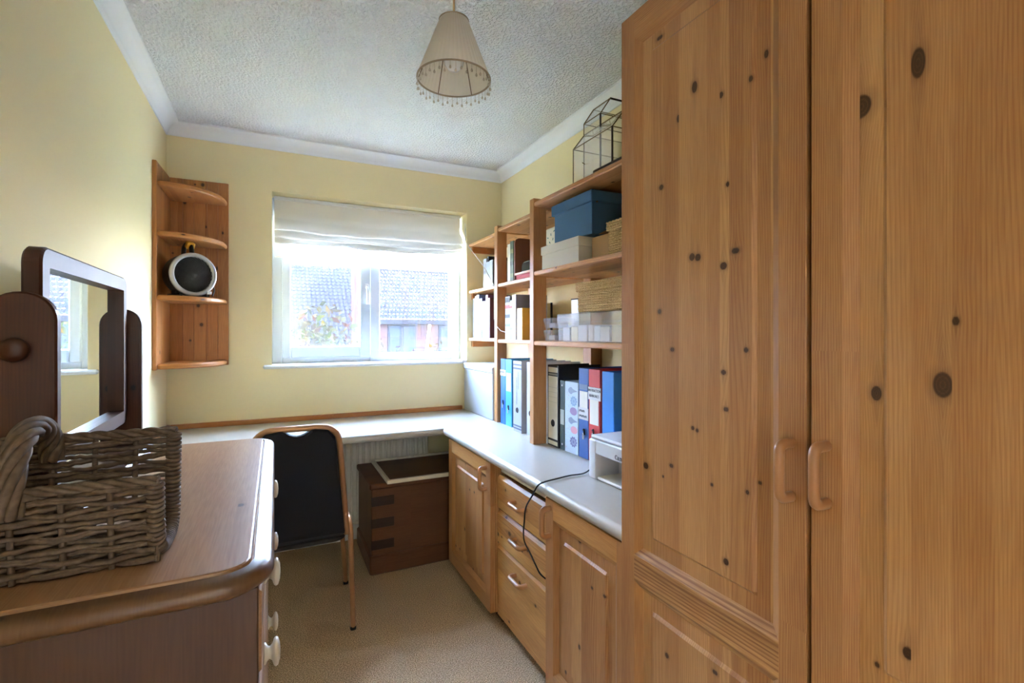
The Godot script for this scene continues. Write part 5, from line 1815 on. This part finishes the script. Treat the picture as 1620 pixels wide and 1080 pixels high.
# ------------------------------------------------------------------ wicker basket on the chest
func basket() -> void:
	var t := thing("wicker_basket", "grey willow basket with an arched twisted handle on the chest of drawers", "basket", V(-0.32, 0.9, 0.965))
	var x0 := -0.488
	var x1 := -0.160
	var da := 0.905
	var db := 1.030
	var y0 := 0.904
	var rng := RandomNumberGenerator.new()
	rng.seed = 5
	for side in 2:
		var d: float = da if side == 0 else db
		var yt := 1.026 if side == 0 else 1.073
		var outw := -1.0 if side == 0 else 1.0
		var lean := 0.012
		var yoff := func(y: float) -> float: return d + outw * lean * (y - y0) / 0.13
		var weave := S()
		var rows := int((yt - y0) / 0.0082)
		for r in rows:
			var y := y0 + (r + 0.5) * (yt - y0) / rows
			if rng.randf() < 0.10 and r > 1 and r < rows - 2:
				y += 0.002
			var p := []
			var n := 46
			for i in n + 1:
				var s := float(i) / n
				var x := lerpf(x0, x1, s)
				var ph := s * 6.0 * PI + (PI if r % 2 == 0 else 0.0)
				p.append(V(x, y + rng.randf_range(-0.0012, 0.0012) + 0.0015 * sin(s * 20.0 + r * 1.7), yoff.call(y) + 0.0055 * cos(ph)))
			tube(weave, p, rng.randf_range(0.0034, 0.0043), 6)
			if r % 3 == 0:
				for q in p.size():
					p[q] += Vector3(0, 0.0035, 0)
				tube(weave, p, 0.0028, 6)
		part_w(t, "woven_side", weave)
		for k in 7:
			var s := S()
			var x := lerpf(x0, x1, k / 6.0)
			tube(s, [V(x, y0, yoff.call(y0)), V(x, yt, yoff.call(yt))], 0.0042, 6)
			part_w(t, "stake", s)
		# plaited rim
		for k in 3:
			var rim := S()
			var p := []
			for i in 61:
				var s := i / 60.0
				var a := s * 30.0 + k * TAU / 3.0
				p.append(V(lerpf(x0 - 0.004, x1 + 0.004, s), yt + 0.004 + 0.004 * sin(a), yoff.call(yt) + 0.005 * cos(a)))
			tube(rim, p, 0.0046, 6)
			part_w(t, "rim_strand", rim)
	# ends: a wrapped rail running down one side, across the floor and up the other
	for e in [x0, x1]:
		var sg := -1.0 if e == x0 else 1.0
		var path := rounded([V(e, 1.026, da - 0.012), V(e, 0.914, da - 0.001), V(e, 0.914, db + 0.001), V(e, 1.073, db + 0.014)], 0.045, 10)
		var fine := []
		for i in path.size() - 1:
			for k in 4:
				fine.append(path[i].lerp(path[i + 1], k / 4.0))
		fine.append(path[path.size() - 1])
		var core := S()
		tube(core, fine, 0.0085, 8)
		var ln := 0.0
		for i in fine.size() - 1:
			ln += fine[i].distance_to(fine[i + 1])
		# wrapping coils
		var coils := int(ln / 0.0072)
		var acc := 0.0
		var cum := [0.0]
		for i in fine.size() - 1:
			acc += fine[i].distance_to(fine[i + 1])
			cum.append(acc)
		for c in coils:
			var target: float = (c + 0.5) * ln / coils
			var i := 0
			while i < fine.size() - 2 and cum[i + 1] < target:
				i += 1
			var p: Vector3 = fine[i].lerp(fine[i + 1], (target - cum[i]) / maxf(cum[i + 1] - cum[i], 1e-6))
			var tn: Vector3 = (fine[i + 1] - fine[i]).normalized()
			var sx := Vector3.RIGHT
			var sy := tn.cross(sx).normalized()
			var ring := []
			for k in 10:
				var a := TAU * k / 10.0
				ring.append(p + sx * cos(a) * 0.0092 + sy * sin(a) * 0.0092 + tn * 0.0012 * sin(a))
			tube(core, ring, 0.0034, 5, true)
		part_w(t, "wrapped_end", core)
	# floor
	var fl := S()
	for k in 13:
		var d := lerpf(da + 0.006, db - 0.006, k / 12.0)
		var p := []
		for i in 31:
			p.append(V(lerpf(x0, x1, i / 30.0), 0.908 + 0.003 * sin(i * 1.3 + k * PI), d))
		tube(fl, p, 0.0046, 5)
	part_w(t, "woven_floor", fl)
	# twisted handle
	var hp := []
	for i in 49:
		var s := i / 48.0
		var a := PI * s
		var base := lerpf(1.0, 1.045, s)
		hp.append(V(-0.322, base + 0.10 * pow(sin(a), 0.75) * (1.0 - 0.28 * s) + 0.0, lerpf(da - 0.016, db + 0.004, 0.5 - 0.5 * cos(a))))
	var core := S()
	tube(core, hp, 0.0085, 8)
	part_w(t, "handle_core", core)
	for k in 6:
		var s := S()
		var p := []
		for i in 49:
			var tn: Vector3 = (hp[mini(i + 1, 48)] - hp[maxi(i - 1, 0)]).normalized()
			var sx := Vector3.RIGHT
			var sy := tn.cross(sx).normalized()
			var a := i * 0.20 + k * TAU / 6.0
			p.append(hp[i] + (sx * cos(a) + sy * sin(a)) * 0.0105)
		tube(s, p, 0.0066, 7)
		part_w(t, "handle_strand", s)

func part_w(t: Node3D, called: String, st: SurfaceTool) -> void:
	wpart(t, called, st, M.wicker)

# ------------------------------------------------------------------ printer
func printer() -> void:
	var t := thing("printer", "white desktop printer on the worktop against the wardrobe", "printer", V(1.18, 0.74, 1.25))
	var x := 1.0
	var d1 := 1.452
	var d0 := 1.08
	var y0 := 0.7415
	var st := S()
	# far end block, near end block, back, top bridge: leaves the paper mouth open
	prism(st, round_rect(x, d1 - 0.045, 1.36, d1, [0.004, 0.004, 0.012, 0.014], 5), Vector3(0, y0, 0), Vector3.RIGHT, Vector3(0, 0, -1), Vector3.UP, 0.136, 0.004, Vector2.ZERO, true)
	rb(st, x, 1.36, y0, y0 + 0.136, d0, d0 + 0.045, 0.006)
	rb(st, x + 0.10, 1.36, y0, y0 + 0.136, d0 + 0.045, d1 - 0.045, 0.002)
	rb(st, x + 0.002, x + 0.12, y0 + 0.088, y0 + 0.136, d0 + 0.04, d1 - 0.04, 0.004)
	wpart(t, "casing", st, M.white_plastic)
	wpart(t, "lid", box(x + 0.006, 1.355, y0 + 0.137, y0 + 0.150, d0 + 0.006, d1 - 0.008, 0.006), M.white_plastic)
	wpart(t, "paper_tray", box(x + 0.004, x + 0.11, y0 + 0.002, y0 + 0.012, d0 + 0.05, d1 - 0.05, 0.003), M.cream)
	wpart(t, "tray_slot", box(x + 0.05, x + 0.09, y0 + 0.012, y0 + 0.014, d0 + 0.06, d1 - 0.16, 0.0), M.black)
	text(t, "lettering", "Canon", 0.019, V(x - 0.0005, y0 + 0.103, 1.268), facing_left(), mat(Color8(60, 60, 66), 0.5), true)

# ------------------------------------------------------------------ glass terrarium
func terrarium() -> void:
	var t := thing("glass_terrarium", "two-tier glass house terrarium with thin brass edges on the top shelf", "terrarium", V(1.2, 1.842, 1.5))
	var yb := 1.8425
	wpart(t, "wooden_base", box(1.085, 1.37, yb, yb + 0.022, 1.22, 1.545, 0.004, 2), M.trunk_dark, "dark wooden base")
	var tiers := [[1.09, 1.345, 1.43, 1.685, 1.99, 1.145, 2.06, "lower"], [1.138, 1.335, 1.567, 1.680, 2.10, 1.185, 2.168, "upper"]]
	for q in tiers:
		var x0: float = q[0]
		var x1: float = q[1]
		var d0: float = q[2]
		var d1: float = q[3]
		var ye: float = q[4]
		var xr: float = q[5]
		var yr: float = q[6]
		var yl: float = yb + 0.005
		for d in [d0, d1]:
			var m: Material = M.brass if d == d1 else M.trunk_dark
			var r := 0.0022 if d == d1 else 0.0040
			edge(t, V(x0, yl, d), V(x0, ye, d), r, m)
			edge(t, V(x1, yl, d), V(x1, yr, d), 0.0022, M.brass)
			edge(t, V(x0, ye, d), V(xr, yr, d), 0.0022, M.brass)
			edge(t, V(xr, yr, d), V(x1, yr, d), r, m)
			edge(t, V(x0, ye, d), V(x1, ye, d), 0.0020, M.brass)
			var g := S()
			var poly := PackedVector2Array([Vector2(x0, yl), Vector2(x1, yl), Vector2(x1, yr), Vector2(xr, yr), Vector2(x0, ye)])
			prism(g, poly, V(0, 0, d - 0.0008), Vector3.RIGHT, Vector3.UP, Vector3(0, 0, -1), 0.0016)
			wpart(t, "glass_pane", g, M.glass)
		for s in [[x0, yl], [x0, ye], [xr, yr], [x1, yr], [x1, yl]]:
			edge(t, V(s[0], s[1], d0), V(s[0], s[1], d1), 0.0022, M.brass)
		wpart(t, "glass_pane", box(x0 - 0.0008, x0 + 0.0008, yl, ye, d0, d1, 0.0), M.glass)
		var sl := S()
		var n := Vector3(-(yr - ye), xr - x0, 0).normalized()
		quad(sl, V(x0, ye, d0), V(xr, yr, d0), V(xr, yr, d1), V(x0, ye, d1), n)
		quad(sl, V(x0, ye, d0) - n * 0.0015, V(xr, yr, d0) - n * 0.0015, V(xr, yr, d1) - n * 0.0015, V(x0, ye, d1) - n * 0.0015, -n)
		wpart(t, "glass_pane", sl, M.glass)
	# little latch
	edge(t, V(1.088, 1.905, 1.60), V(1.076, 1.91, 1.60), 0.002, M.brass)

func edge(t: Node3D, a: Vector3, b: Vector3, r: float, m: Material) -> void:
	var st := S()
	tube(st, [a, b], r, 6)
	wpart(t, "frame_bar", st, m)
